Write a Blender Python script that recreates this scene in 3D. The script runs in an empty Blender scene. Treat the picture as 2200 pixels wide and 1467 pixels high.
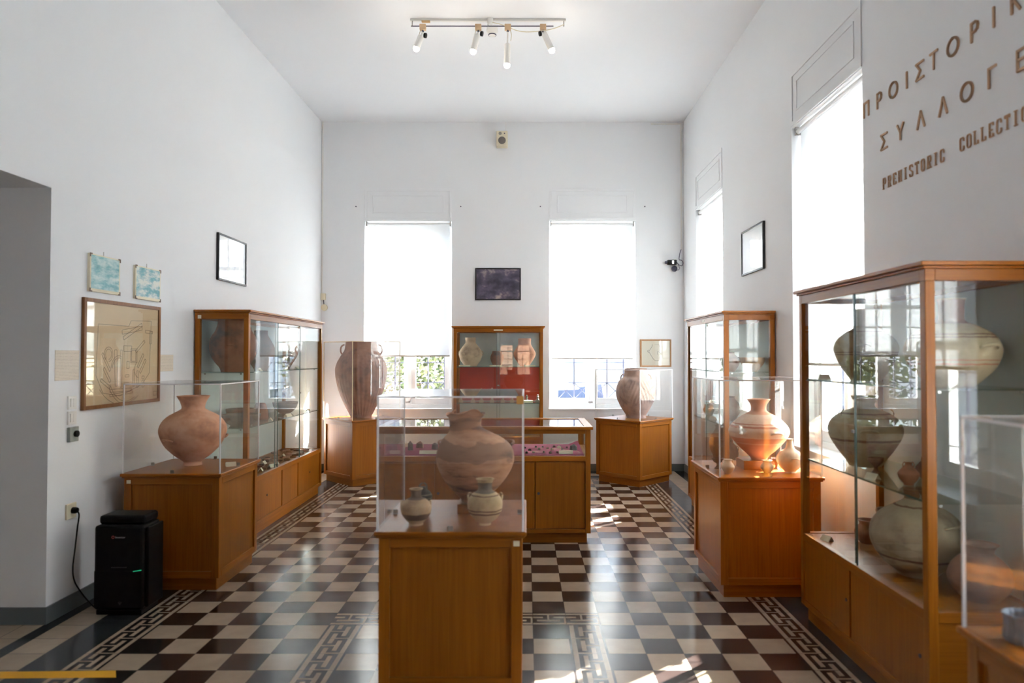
import bpy, math, random
from mathutils import Vector, Matrix
S = bpy.context.scene
COL = S.collection
random.seed(7)
PI = math.pi

# ------------------------------------------------------------------ camera, world, sun, exposure
F, EYE, TILT = 1522.0, 1.583, math.atan(31.5 / 1522)
cam = bpy.data.cameras.new('camera'); cam.sensor_width = 36; cam.lens = F / 2200 * 36
cam.shift_x = -30 / 2200; cam.clip_start = .05; cam.clip_end = 300
cam.dof.use_dof = True; cam.dof.focus_distance = 8.2; cam.dof.aperture_fstop = 1.9
co = bpy.data.objects.new('camera', cam); COL.objects.link(co)
co.location = (0, 0, EYE); co.rotation_euler = (PI / 2 + TILT, 0, 0); S.camera = co
S.view_settings.view_transform = 'Standard'; S.view_settings.look = 'None'
S.view_settings.gamma = 1; S.view_settings.use_curve_mapping = False
S.view_settings.exposure = 2.46
w = bpy.data.worlds.new('sky'); S.world = w; w.use_nodes = True
nt = w.node_tree; bg = nt.nodes['Background']
sky = nt.nodes.new('ShaderNodeTexSky'); sky.sky_type = 'NISHITA'; sky.sun_disc = False
sky.sun_elevation = math.radians(27.3); sky.sun_rotation = math.radians(49.7); sky.air_density = 1.0; sky.dust_density = 3
mixc = nt.nodes.new('ShaderNodeMixRGB'); mixc.inputs[0].default_value = .55; mixc.inputs[2].default_value = (1.35, 1.5, 1.8, 1)
nt.links.new(sky.outputs[0], mixc.inputs[1]); nt.links.new(mixc.outputs[0], bg.inputs[0]); bg.inputs[1].default_value = .9
sl = bpy.data.lights.new('sun', 'SUN'); sl.energy = 26; sl.angle = math.radians(.53); sl.color = (1, .985, .96)
so = bpy.data.objects.new('sun', sl); COL.objects.link(so)
so.rotation_euler = Vector((-1.48, -1.255, -1)).to_track_quat('-Z', 'Y').to_euler(); so.location = (12, 14, 9)
cy = S.cycles
cy.max_bounces = 12; cy.diffuse_bounces = 6; cy.glossy_bounces = 5; cy.transmission_bounces = 6; cy.transparent_max_bounces = 48
cy.caustics_reflective = False; cy.caustics_refractive = False; cy.sample_clamp_indirect = 8; cy.use_denoising = True
XL, XR, YF, YB, ZC = -2.84, 2.19, 9.8, -4.0, 4.84      # room shell

# ------------------------------------------------------------------ helpers
class MB:
    def __init__(s): s.v = []; s.f = []; s.m = []
    def quad(s, pts, m=0):
        n = len(s.v); s.v += [tuple(p) for p in pts]; s.f.append(tuple(range(n, n + len(pts)))); s.m.append(m)
    def box(s, x0, x1, y0, y1, z0, z1, m=0):
        if x0 > x1: x0, x1 = x1, x0
        if y0 > y1: y0, y1 = y1, y0
        if z0 > z1: z0, z1 = z1, z0
        n = len(s.v)
        s.v += [(x0, y0, z0), (x1, y0, z0), (x1, y1, z0), (x0, y1, z0), (x0, y0, z1), (x1, y0, z1), (x1, y1, z1), (x0, y1, z1)]
        for q in ((0, 3, 2, 1), (4, 5, 6, 7), (0, 1, 5, 4), (1, 2, 6, 5), (2, 3, 7, 6), (3, 0, 4, 7)):
            s.f.append(tuple(n + i for i in q)); s.m.append(m)
        return s
    def bar(s, a, b, w, h=None, up=(0, 0, 1), m=0):
        a, b, up = Vector(a), Vector(b), Vector(up); h = h or w; d = (b - a).normalized()
        x = d.cross(up)
        if x.length < 1e-4: x = d.cross(Vector((1, 0, 0)))
        x.normalize(); y = x.cross(d).normalized(); n = len(s.v)
        for p in (a, b):
            for sx, sy in ((-1, -1), (1, -1), (1, 1), (-1, 1)): s.v.append(tuple(p + x * sx * w / 2 + y * sy * h / 2))
        for q in ((3, 2, 1, 0), (4, 5, 6, 7), (0, 1, 5, 4), (1, 2, 6, 5), (2, 3, 7, 6), (3, 0, 4, 7)):
            s.f.append(tuple(n + i for i in q)); s.m.append(m)
        return s
    def tube(s, pts, r, seg=10, m=0, flat=1.0):
        pts = [Vector(p) for p in pts]; rr = r if isinstance(r, (list, tuple)) else [r] * len(pts); n0 = len(s.v); prev = None
        for i, p in enumerate(pts):
            d = (pts[min(i + 1, len(pts) - 1)] - pts[max(i - 1, 0)]).normalized()
            if prev is None:
                x = d.cross(Vector((0, 0, 1)))
                if x.length < 1e-3: x = d.cross(Vector((0, 1, 0)))
            else: x = prev - d * prev.dot(d)
            x.normalize(); prev = x; y = d.cross(x)
            for k in range(seg):
                a = 2 * PI * k / seg; s.v.append(tuple(p + x * math.cos(a) * rr[i] + y * math.sin(a) * rr[i] * flat))
        for i in range(len(pts) - 1):
            for k in range(seg):
                a = n0 + i * seg + k; b = n0 + i * seg + (k + 1) % seg
                s.f.append((a, b, b + seg, a + seg)); s.m.append(m)
        s.f.append(tuple(n0 + k for k in range(seg))[::-1]); s.m.append(m)
        e = n0 + (len(pts) - 1) * seg; s.f.append(tuple(e + k for k in range(seg))); s.m.append(m)
        return s
    def lathe(s, prof, seg=40, m=0, c=(0, 0, 0), mod=None, a0=0, a1=2 * PI, dx=None):
        full = abs(a1 - a0 - 2 * PI) < 1e-6; n0 = len(s.v); cols = seg if full else seg + 1
        for i, (r, z) in enumerate(prof):
            for k in range(cols):
                a = a0 + (a1 - a0) * k / seg; q, zz = (r, z) if mod is None else mod(r, z, a, i)
                o = dx[i] if dx else 0
                s.v.append((c[0] + o + q * math.cos(a), c[1] + q * math.sin(a), c[2] + zz))
        for i in range(len(prof) - 1):
            for k in range(seg):
                a = n0 + i * cols + k; b = n0 + i * cols + ((k + 1) % cols)
                s.f.append((a, b, b + cols, a + cols)); s.m.append(m)
        return s
    def blob(s, c, rx, ry, rz, seg=12, m=0, jit=0):
        rings = max(4, seg // 2); n0 = len(s.v); c = Vector(c)
        for i in range(rings + 1):
            t = PI * i / rings
            for k in range(seg):
                a = 2 * PI * k / seg; j = 1 + random.uniform(-jit, jit) if 0 < i < rings else 1
                s.v.append((c.x + rx * math.sin(t) * math.cos(a) * j, c.y + ry * math.sin(t) * math.sin(a) * j, c.z - rz * math.cos(t) * j))
        for i in range(rings):
            for k in range(seg):
                a = n0 + i * seg + k; b = n0 + i * seg + (k + 1) % seg
                s.f.append((a, b, b + seg, a + seg)); s.m.append(m)
        return s
    def each(s, name, mat, parent, **k):      # one object per box
        out = []
        for i in range(len(s.v) // 8):
            q = MB(); q.v = s.v[8 * i:8 * i + 8]; q.f = [tuple(x - 8 * i for x in f) for f in s.f[6 * i:6 * i + 6]]; q.m = s.m[6 * i:6 * i + 6]
            out.append(q.build(name, mat, parent, **k))
        return out
    def xf(s, M, start=0):
        for i in range(start, len(s.v)): s.v[i] = tuple(M @ Vector(s.v[i]))
        return s
    def build(s, name, mat, parent=None, smooth=False, bevel=0, loc=None, rotz=0):
        me = bpy.data.meshes.new(name); me.from_pydata(s.v, [], s.f)
        for q in (mat if isinstance(mat, (list, tuple)) else [mat]): me.materials.append(q)
        me.polygons.foreach_set('material_index', s.m)
        if smooth:
            me.polygons.foreach_set('use_smooth', [True] * len(me.polygons)); me.set_sharp_from_angle(angle=math.radians(48))
        me.validate(); me.update()
        o = bpy.data.objects.new(name, me); COL.objects.link(o)
        if parent: o.parent = parent
        if loc: o.location = loc
        o.rotation_euler[2] = rotz
        if bevel:
            b = o.modifiers.new('bevel', 'BEVEL'); b.width = bevel; b.segments = 2; b.limit_method = 'ANGLE'
        return o
def tag(o, label=None, cat=None, group=None, kind=None):
    for k, v in (('label', label), ('category', cat), ('group', group), ('kind', kind)):
        if v: o[k] = v
    return o
def empty(name, loc, rz=0, **k):
    o = bpy.data.objects.new(name, None); COL.objects.link(o); o.location = loc; o.rotation_euler[2] = rz; o.empty_display_size = .1
    return tag(o, **k)
def copy_tree(o, parent=None):
    c = o.copy(); COL.objects.link(c)
    if parent: c.parent = parent
    for ch in list(o.children): copy_tree(ch, c)
    return c
sT, cT = math.sin(TILT), math.cos(TILT)
def zy(py, Y):                      # height of a measured point at depth Y
    k = (733.5 - py) / F; return EYE + Y * (k * cT + sT) / (cT - k * sT)
def xy(px, py, Y):
    z = zy(py, Y) - EYE; return (px - 1130) * (Y * cT + z * sT) / F

# ------------------------------------------------------------------ materials
def newmat(name):
    m = bpy.data.materials.new(name); m.use_nodes = True; nt = m.node_tree
    return m, nt, nt.nodes['Principled BSDF'], nt.nodes.new, nt.links.new
def plain(name, col, rough=.6, metal=0, noise=0, nscale=8, bump=0, spec=.5, emit=0):
    m, nt, p, N, L = newmat(name)
    p.inputs['Base Color'].default_value = (*col, 1); p.inputs['Roughness'].default_value = rough; p.inputs['Metallic'].default_value = metal
    p.inputs['Specular IOR Level'].default_value = spec
    if noise or bump:
        tc = N('ShaderNodeTexCoord'); t = N('ShaderNodeTexNoise'); t.inputs['Scale'].default_value = nscale; t.inputs['Detail'].default_value = 5
        L(tc.outputs['Object'], t.inputs['Vector'])
        if noise:
            r = N('ShaderNodeMixRGB'); r.inputs[1].default_value = (*[c * (1 - noise) for c in col], 1); r.inputs[2].default_value = (*[min(1, c * (1 + noise)) for c in col], 1)
            L(t.outputs['Fac'], r.inputs[0]); L(r.outputs[0], p.inputs['Base Color'])
        if bump:
            b = N('ShaderNodeBump'); b.inputs['Strength'].default_value = bump; b.inputs['Distance'].default_value = .01
            L(t.outputs['Fac'], b.inputs['Height']); L(b.outputs[0], p.inputs['Normal'])
    if emit:
        p.inputs['Emission Color'].default_value = (*col, 1); p.inputs['Emission Strength'].default_value = emit
    return m
def wood(name, axis, c1=(.35, .115, .006), c2=(.26, .076, .003), rough=.36):
    m, nt, p, N, L = newmat(name)
    tc = N('ShaderNodeTexCoord'); mp = N('ShaderNodeMapping'); sc = [85, 85, 85]; sc['xyz'.index(axis)] = 2.2
    mp.inputs['Scale'].default_value = sc; oi = N('ShaderNodeObjectInfo')
    ad = N('ShaderNodeVectorMath'); ad.operation = 'ADD'; L(tc.outputs['Object'], ad.inputs[0])
    mu = N('ShaderNodeMath'); mu.operation = 'MULTIPLY'; mu.inputs[1].default_value = 7; L(oi.outputs['Random'], mu.inputs[0]); L(mu.outputs[0], ad.inputs[1])
    L(ad.outputs[0], mp.inputs['Vector'])
    t = N('ShaderNodeTexNoise'); t.inputs['Scale'].default_value = 1; t.inputs['Detail'].default_value = 6; t.inputs['Roughness'].default_value = .6; t.inputs['Distortion'].default_value = .6
    L(mp.outputs[0], t.inputs['Vector'])
    t2 = N('ShaderNodeTexNoise'); t2.inputs['Scale'].default_value = .06; t2.inputs['Detail'].default_value = 2; L(mp.outputs[0], t2.inputs['Vector'])
    r = N('ShaderNodeValToRGB'); r.color_ramp.elements[0].position = .3; r.color_ramp.elements[1].position = .66
    r.color_ramp.elements[0].color = (*c2, 1); r.color_ramp.elements[1].color = (*c1, 1); L(t.outputs['Fac'], r.inputs[0])
    h = N('ShaderNodeHueSaturation'); a = N('ShaderNodeMath'); a.operation = 'MULTIPLY_ADD'; a.inputs[1].default_value = .24; a.inputs[2].default_value = .75
    b = N('ShaderNodeMath'); b.operation = 'MULTIPLY_ADD'; b.inputs[1].default_value = .25; L(t2.outputs['Fac'], b.inputs[0])
    L(oi.outputs['Random'], a.inputs[0]); L(a.outputs[0], b.inputs[2]); L(b.outputs[0], h.inputs['Value']); L(r.outputs[0], h.inputs['Color'])
    L(h.outputs[0], p.inputs['Base Color']); p.inputs['Roughness'].default_value = rough; p.inputs['Specular IOR Level'].default_value = .3
    bp = N('ShaderNodeBump'); bp.inputs['Strength'].default_value = .08; bp.inputs['Distance'].default_value = .002; L(t.outputs['Fac'], bp.inputs['Height']); L(bp.outputs[0], p.inputs['Normal'])
    return m
def glass(name, tint=(.96, .985, .97), f0=.045, haze=0, hazecol=(.9, .9, .9), rough=0.0):
    m = bpy.data.materials.new(name); m.use_nodes = True; nt = m.node_tree; N, L = nt.nodes.new, nt.links.new
    nt.nodes.remove(nt.nodes['Principled BSDF']); out = nt.nodes['Material Output']
    tr = N('ShaderNodeBsdfTransparent'); tr.inputs[0].default_value = (*tint, 1)
    gl = N('ShaderNodeBsdfGlossy'); gl.inputs['Roughness'].default_value = rough
    lw = N('ShaderNodeLayerWeight'); lw.inputs[0].default_value = .5
    pw = N('ShaderNodeMath'); pw.operation = 'POWER'; pw.inputs[1].default_value = 5; L(lw.outputs['Facing'], pw.inputs[0])
    ma = N('ShaderNodeMath'); ma.operation = 'MULTIPLY_ADD'; ma.inputs[1].default_value = 1 - f0; ma.inputs[2].default_value = f0; L(pw.outputs[0], ma.inputs[0])
    base = tr
    if haze:
        df = N('ShaderNodeBsdfDiffuse'); df.inputs[0].default_value = (*hazecol, 1)
        mh = N('ShaderNodeMixShader'); mh.inputs[0].default_value = haze; L(tr.outputs[0], mh.inputs[1]); L(df.outputs[0], mh.inputs[2]); base = mh
    mx = N('ShaderNodeMixShader'); L(ma.outputs[0], mx.inputs[0]); L(base.outputs[0], mx.inputs[1]); L(gl.outputs[0], mx.inputs[2]); L(mx.outputs[0], out.inputs[0])
    return m
WZ, WX, WY = wood('oak_upright_grain', 'z'), wood('oak_length_grain', 'x'), wood('oak_depth_grain', 'y')
RZ, RXw, RYw = (wood('reddish_oak_' + a, a, (.46, .135, .004), (.33, .088, .002)) for a in 'zxy')  # redder, brighter copy of the oak, used on one pedestal only
GL = glass('cabinet_glass', (.965, .985, .975)); GLW = glass('window_glass', (.95, .97, .97), .04)
ACR = glass('acrylic', (.985, .985, .98), .04, .014); ACRH = glass('dusty_acrylic', (.98, .975, .97), .045, .020, (1, .80, .72))
SHG = glass('shelf_glass', (.90, .96, .93), .06)
EDGE = plain('glass_edge', (.10, .17, .15), .15)
def edgemat(name, col, fac):
    m = bpy.data.materials.new(name); m.use_nodes = True; nt = m.node_tree; N, L = nt.nodes.new, nt.links.new
    p = nt.nodes['Principled BSDF']; p.inputs['Base Color'].default_value = (*col, 1); p.inputs['Roughness'].default_value = .25
    p.inputs['Subsurface Weight'].default_value = 0
    tr = N('ShaderNodeBsdfTransparent'); mx = N('ShaderNodeMixShader'); mx.inputs[0].default_value = fac
    L(tr.outputs[0], mx.inputs[1]); L(p.outputs[0], mx.inputs[2]); L(mx.outputs[0], nt.nodes['Material Output'].inputs[0]); return m
AED = edgemat('acrylic_edge', (.94, .94, .96), .9); TED = plain('yellowed_tape_edge', (.80, .66, .42), .5)
WALL = plain('white_wall_paint', (.815, .835, .855), .75, noise=.025, nscale=1.5, bump=.12)
CEIL = plain('ceiling_paint', (.84, .86, .885), .8, noise=.02, nscale=1)
BASEB = plain('grey_baseboard_paint', (.13, .15, .16), .45)
FRW = plain('white_window_paint', (.82, .83, .84), .4, noise=.03, nscale=30)
BOARD = plain('pale_backing_board', (.52, .60, .60), .6, noise=.03)
RED = plain('red_backing_cloth', (.44, .035, .012), .7, noise=.1, nscale=30)
CLOTH = plain('magenta_felt', (.36, .05, .115), .9, noise=.15, nscale=60)
PAPER = plain('cream_card', (.80, .74, .56), .7); WHITE = plain('white_plastic', (.80, .79, .76), .4)
BLACK = plain('black_plastic', (.002, .002, .0022), .45, spec=.2); BLK = plain('black_lacquer_frame', (.012, .012, .014), .35)
METAL = plain('dull_metal', (.35, .34, .32), .35, 1); DKM = plain('dark_grille_metal', (.06, .06, .10), .6)
IVORY = plain('ivory_plastic', (.75, .68, .50), .45); GREYP = plain('grey_plastic', (.30, .32, .29), .5)
BARM = plain('grey_blind_bar', (.60, .58, .54), .5)
BRASS = plain('bronze_letter', (.55, .35, .21), .6, .0); DARKW = plain('dark_hole', (.01, .008, .006), .8)
CONC = plain('pale_outside_paving', (.18, .175, .17), .9, noise=.1, nscale=2)

# blind fabric: thin woven cloth that lets daylight through
BL = bpy.data.materials.new('blind_fabric'); BL.use_nodes = True
_n = BL.node_tree; _n.nodes.remove(_n.nodes['Principled BSDF'])
_d = _n.nodes.new('ShaderNodeBsdfDiffuse'); _d.inputs[0].default_value = (.9, .9, .89, 1)
_t = _n.nodes.new('ShaderNodeBsdfTranslucent'); _t.inputs[0].default_value = (.88, .90, .92, 1)
_m = _n.nodes.new('ShaderNodeMixShader'); _m.inputs[0].default_value = .45
_n.links.new(_d.outputs[0], _m.inputs[1]); _n.links.new(_t.outputs[0], _m.inputs[2]); _n.links.new(_m.outputs[0], _n.nodes['Material Output'].inputs[0])

# floor tiles: flat colour per tile face, grout and per-tile tone from the tile grid
TX0, TY0, TS = .041, 4.404, .2
def tilemat(name, c, var=.12, rough=.2):
    m, nt, p, N, L = newmat(name)
    tc = N('ShaderNodeTexCoord'); sp = N('ShaderNodeSeparateXYZ'); L(tc.outputs['Object'], sp.inputs[0])
    ds, fl = [], []
    for o, ofs in (('X', TX0), ('Y', TY0)):
        a = N('ShaderNodeMath'); a.operation = 'SUBTRACT'; a.inputs[1].default_value = ofs - 40; L(sp.outputs[o], a.inputs[0])
        d = N('ShaderNodeMath'); d.operation = 'DIVIDE'; d.inputs[1].default_value = TS; L(a.outputs[0], d.inputs[0])
        fr = N('ShaderNodeMath'); fr.operation = 'FRACT'; L(d.outputs[0], fr.inputs[0])
        f2 = N('ShaderNodeMath'); f2.operation = 'FLOOR'; L(d.outputs[0], f2.inputs[0]); fl.append(f2)
        q = N('ShaderNodeMath'); q.operation = 'PINGPONG'; q.inputs[1].default_value = .5; L(fr.outputs[0], q.inputs[0]); ds.append(q)
    mn = N('ShaderNodeMath'); mn.operation = 'MINIMUM'; L(ds[0].outputs[0], mn.inputs[0]); L(ds[1].outputs[0], mn.inputs[1])
    gr = N('ShaderNodeMath'); gr.operation = 'LESS_THAN'; gr.inputs[1].default_value = .008; L(mn.outputs[0], gr.inputs[0])
    cb = N('ShaderNodeCombineXYZ'); L(fl[0].outputs[0], cb.inputs[0]); L(fl[1].outputs[0], cb.inputs[1])
    wn = N('ShaderNodeTexWhiteNoise'); wn.noise_dimensions = '2D'; L(cb.outputs[0], wn.inputs['Vector'])
    ns = N('ShaderNodeTexNoise'); ns.inputs['Scale'].default_value = 9; ns.inputs['Detail'].default_value = 6; L(tc.outputs['Object'], ns.inputs['Vector'])
    v = N('ShaderNodeMath'); v.operation = 'MULTIPLY_ADD'; v.inputs[1].default_value = var * 2; v.inputs[2].default_value = 1 - var; L(wn.outputs['Value'], v.inputs[0])
    v2 = N('ShaderNodeMath'); v2.operation = 'MULTIPLY_ADD'; v2.inputs[1].default_value = .4; v2.inputs[2].default_value = -.2; L(ns.outputs['Fac'], v2.inputs[0])
    v3 = N('ShaderNodeMath'); v3.operation = 'ADD'; L(v.outputs[0], v3.inputs[0]); L(v2.outputs[0], v3.inputs[1])
    h = N('ShaderNodeHueSaturation'); h.inputs['Color'].default_value = (*c, 1); L(v3.outputs[0], h.inputs['Value'])
    mx = N('ShaderNodeMixRGB'); mx.inputs[2].default_value = (.03, .026, .022, 1); L(gr.outputs[0], mx.inputs[0]); L(h.outputs[0], mx.inputs[1]); L(mx.outputs[0], p.inputs['Base Color'])
    rr = N('ShaderNodeMath'); rr.operation = 'MULTIPLY_ADD'; rr.inputs[1].default_value = .12; rr.inputs[2].default_value = rough - .09; p.inputs['Specular IOR Level'].default_value = .4; L(ns.outputs['Fac'], rr.inputs[0]); L(rr.outputs[0], p.inputs['Roughness'])
    b = N('ShaderNodeBump'); b.inputs['Strength'].default_value = .5; b.inputs['Distance'].default_value = .002; b.invert = True; L(gr.outputs[0], b.inputs['Height']); L(b.outputs[0], p.inputs['Normal'])
    return m
TL = tilemat('cream_tile', (.37, .285, .205), .07); TD = tilemat('dark_brown_tile', (.030, .019, .016), .3); TG = tilemat('slate_tile', (.035, .038, .042), .2)

def pot_mat(name, c1, c2, c3, bands=(), scale=6, rough=.7, streak=False, bump=.25, wob_=.008):
    m, nt, p, N, L = newmat(name)
    tc = N('ShaderNodeTexCoord'); mp = N('ShaderNodeMapping'); L(tc.outputs['Object'], mp.inputs[0])
    if streak: mp.inputs['Scale'].default_value = (1, 1, 3.5)
    t = N('ShaderNodeTexNoise'); t.inputs['Scale'].default_value = scale; t.inputs['Detail'].default_value = 7; t.inputs['Roughness'].default_value = .62; L(mp.outputs[0], t.inputs['Vector'])
    r = N('ShaderNodeValToRGB'); e = r.color_ramp.elements; e[0].position = .36; e[0].color = (*c3, 1); e[1].position = .62; e[1].color = (*c2, 1)
    x = e.new(.47); x.color = (*c1, 1); L(t.outputs['Fac'], r.inputs[0]); cur = r.outputs[0]
    if bands:
        sp = N('ShaderNodeSeparateXYZ'); L(tc.outputs['Object'], sp.inputs[0])
        t3 = N('ShaderNodeTexNoise'); t3.inputs['Scale'].default_value = 30 if wob_ < .02 else 7; L(tc.outputs['Object'], t3.inputs['Vector'])
        wob = N('ShaderNodeMath'); wob.operation = 'MULTIPLY_ADD'; wob.inputs[1].default_value = wob_; L(t3.outputs['Fac'], wob.inputs[0]); L(sp.outputs['Z'], wob.inputs[2])
        for z0, z1, c in bands:
            a = N('ShaderNodeMath'); a.operation = 'GREATER_THAN'; a.inputs[1].default_value = z0; L(wob.outputs[0], a.inputs[0])
            b = N('ShaderNodeMath'); b.operation = 'LESS_THAN'; b.inputs[1].default_value = z1; L(wob.outputs[0], b.inputs[0])
            k = N('ShaderNodeMath'); k.operation = 'MULTIPLY'; L(a.outputs[0], k.inputs[0]); L(b.outputs[0], k.inputs[1])
            k2 = N('ShaderNodeMath'); k2.operation = 'MULTIPLY'; k2.inputs[1].default_value = .85; L(k.outputs[0], k2.inputs[0])
            if wob_ > .02:
                k3 = N('ShaderNodeMath'); k3.operation = 'MULTIPLY'; L(k2.outputs[0], k3.inputs[0]); L(t.outputs['Fac'], k3.inputs[1]); k2 = k3
            mx = N('ShaderNodeMixRGB'); mx.inputs[2].default_value = (*c, 1); L(k2.outputs[0], mx.inputs[0]); L(cur, mx.inputs[1]); cur = mx.outputs[0]
    L(cur, p.inputs['Base Color']); p.inputs['Roughness'].default_value = rough
    t2 = N('ShaderNodeTexNoise'); t2.inputs['Scale'].default_value = 45; t2.inputs['Detail'].default_value = 4; L(tc.outputs['Object'], t2.inputs['Vector'])
    b = N('ShaderNodeBump'); b.inputs['Strength'].default_value = bump; b.inputs['Distance'].default_value = .004; L(t2.outputs['Fac'], b.inputs['Height']); L(b.outputs[0], p.inputs['Normal'])
    return m
P_ORANGE = pot_mat('orange_clay', (.66, .31, .165), (.78, .44, .28), (.46, .20, .11))
P_BROWN = pot_mat('brown_clay', (0.388, 0.173, 0.094), (0.558, 0.271, 0.144), (0.124, 0.075, 0.055), streak=True, scale=5)
P_RED = pot_mat('red_brown_clay', (0.326, 0.150, 0.094), (0.419, 0.210, 0.130), (0.202, 0.105, 0.072))
P_DARK = pot_mat('dark_brown_clay', (0.150, 0.075, 0.049), (0.213, 0.109, 0.070), (0.062, 0.042, 0.033))
P_BURNT = pot_mat('scorched_clay', (0.257, 0.098, 0.050), (0.365, 0.151, 0.082), (0.081, 0.052, 0.038), scale=4)
P_RIB = pot_mat('ribbed_grey_brown_clay', (0.341, 0.226, 0.187), (0.465, 0.301, 0.238), (0.202, 0.135, 0.123))
P_CREAM = pot_mat('cream_clay', (0.713, 0.541, 0.360), (0.800, 0.677, 0.461), (0.527, 0.376, 0.245))
P_TERRA = pot_mat('terracotta', (0.651, 0.286, 0.159), (0.775, 0.391, 0.231), (0.465, 0.180, 0.101))
P_BUFF = pot_mat('buff_clay', (0.512, 0.376, 0.245), (0.651, 0.496, 0.332), (0.310, 0.210, 0.144))
P_GREEN = pot_mat('greenish_buff_clay', (0.465, 0.376, 0.231), (0.574, 0.481, 0.303), (0.279, 0.210, 0.130))
P_GREY = pot_mat('grey_clay', (0.143, 0.128, 0.113), (0.209, 0.181, 0.153), (0.077, 0.064, 0.061))

# ------------------------------------------------------------------ floor
FB = MB()
X0, X1 = -3.6, XR
def fq(x0, x1, y0, y1, m):
    x0 = max(x0, X0); x1 = min(x1, X1); y0 = max(y0, YB); y1 = min(y1, YF)
    if x1 - x0 > 1e-5 and y1 - y0 > 1e-5: FB.quad([(x0, y0, 0), (x1, y0, 0), (x1, y1, 0), (x0, y1, 0)], m)
KEY = [[0] * 16 for _ in range(16)]
for v in range(16):
    row = KEY[v]; row[0] = row[15] = 1
    def on(a, b):
        for u in range(a, b + 1): row[u] = 1
    if v in (0, 1): on(7, 12)
    if v <= 6: on(3, 4); on(7, 8)
    if v in (5, 6): on(3, 8)
    if v in (8, 9): on(3, 8)
    if v >= 8: on(3, 4)
    if 8 <= v <= 14: on(7, 8)
    if v in (13, 14): on(7, 12)
    if v <= 14: on(11, 12)
def key_tile(x, y, horiz=False, mirror=False):
    c = TS / 16
    for v in range(16):
        u = 0
        while u < 16:
            e = u
            while e < 16 and KEY[v][e] == KEY[v][u]: e += 1
            m = 1 if KEY[v][u] else 0
            a, b = (16 - e, 16 - u) if mirror else (u, e)
            if horiz: fq(x + v * c, x + (v + 1) * c, y + (16 - b) * c, y + (16 - a) * c, m)
            else: fq(x + a * c, x + b * c, y + (15 - v) * c, y + (16 - v) * c, m)
            u = e
j0, j1 = -43, 28
for j in range(j0, j1):
    y = TY0 + TS * j
    for i in range(-19, 12):
        x = TX0 + TS * i
        if i in (-12, 7) and j < 23: key_tile(x, y, mirror=(i == 7)); continue
        if j == 23 and -12 <= i <= 7: key_tile(x, y, horiz=True); continue
        if i in (-6, 1) and j < -1: key_tile(x, y, mirror=(i == 1)); continue
        if j == -1 and -6 <= i <= 1: key_tile(x, y, horiz=True); continue
        if i == -15: fq(x, XL, y, y + TS, 0); fq(XL, x + TS, y, y + TS, 2); continue
        if i < -12: m = {-13: 2, -14: 0}.get(i, 0)
        elif i > 7: m = {8: 2, 9: 0, 10: 2}.get(i, 2)
        elif j > 23: m = {24: 2, 25: 0}.get(j, 2)
        else: m = 0 if (i + j) % 2 else 1
        fq(x, x + TS, y, y + TS, m)
tag(FB.build('floor', [TL, TD, TG]), kind='structure')

# ------------------------------------------------------------------ walls with openings
def wall(name, axis, c0, c1, a0, a1, z0, z1, holes):
    b = MB(); As = sorted({a0, a1, *[h[0] for h in holes], *[h[1] for h in holes]}); Zs = sorted({z0, z1, *[h[2] for h in holes], *[h[3] for h in holes]})
    for i in range(len(As) - 1):
        for k in range(len(Zs) - 1):
            am, zm = (As[i] + As[i + 1]) / 2, (Zs[k] + Zs[k + 1]) / 2
            if any(h[0] < am < h[1] and h[2] < zm < h[3] for h in holes): continue
            if axis == 'x': b.box(c0, c1, As[i], As[i + 1], Zs[k], Zs[k + 1])
            else: b.box(As[i], As[i + 1], c0, c1, Zs[k], Zs[k + 1])
    return tag(b.build(name, WALL), kind='structure')
ZS, ZH = .857, 3.46
FARW = [(-2.243, -1.028), (.323, 1.523)]; RIGHTW = [(7.866, 9.096), (4.576, 5.806), (1.286, 2.516)]
BACKW = [(-.95, .25)]
TH = .32
wall('wall_far', 'y', YF, YF + TH, XL - TH, XR + TH, -.1, ZC, [(a, b, ZS, ZH) for a, b in FARW])
wall('wall_right', 'x', XR, XR + TH, YB, YF, -.1, ZC, [(a, b, ZS, ZH) for a, b in RIGHTW])
wall('wall_left', 'x', XL - .62, XL, YB, YF, 0, ZC, [(2.4, 4.22, 0, 2.59)])
wall('wall_back', 'y', YB - TH, YB, XL - TH, XR + TH, -.1, ZC, [(a, b, ZS, ZH) for a, b in BACKW])
tag(MB().box(XL - .7, XR + TH, YB - TH, YF + TH, ZC, ZC + .2).build('ceiling', CEIL), kind='structure')
tag(MB().box(-5.2, -5.0, 1.5, 5.2, 0, 3).box(-5.0, XL - .62, 5.0, 5.2, 0, 3).box(-5.0, XL - .62, 1.5, 1.7, 0, 3).box(-5.0, XL - .62, 1.7, 5.0, 2.8, 3).build('wall_side_room', WALL), kind='structure')
tag(MB().box(-5.0, -3.6, 1.7, 5.0, -.05, 0).build('floor_side_room', TL), kind='structure')
bb = MB().box(XL, XL + .012, 4.22, YF, 0, .1).box(XL, XL + .012, YB, 2.4, 0, .1).box(XL - .62, XL + .012, 4.208, 4.22, 0, .1)
tag(bb.build('baseboard_left', BASEB, bevel=.002), kind='structure')
tag(MB().box(XL + .012, XR - .012, YF - .012, YF, 0, .1).build('baseboard_far', BASEB, bevel=.002), kind='structure')
tag(MB().box(XR - .012, XR, YB, YF, 0, .1).build('baseboard_right', BASEB, bevel=.002), kind='structure')

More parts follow.
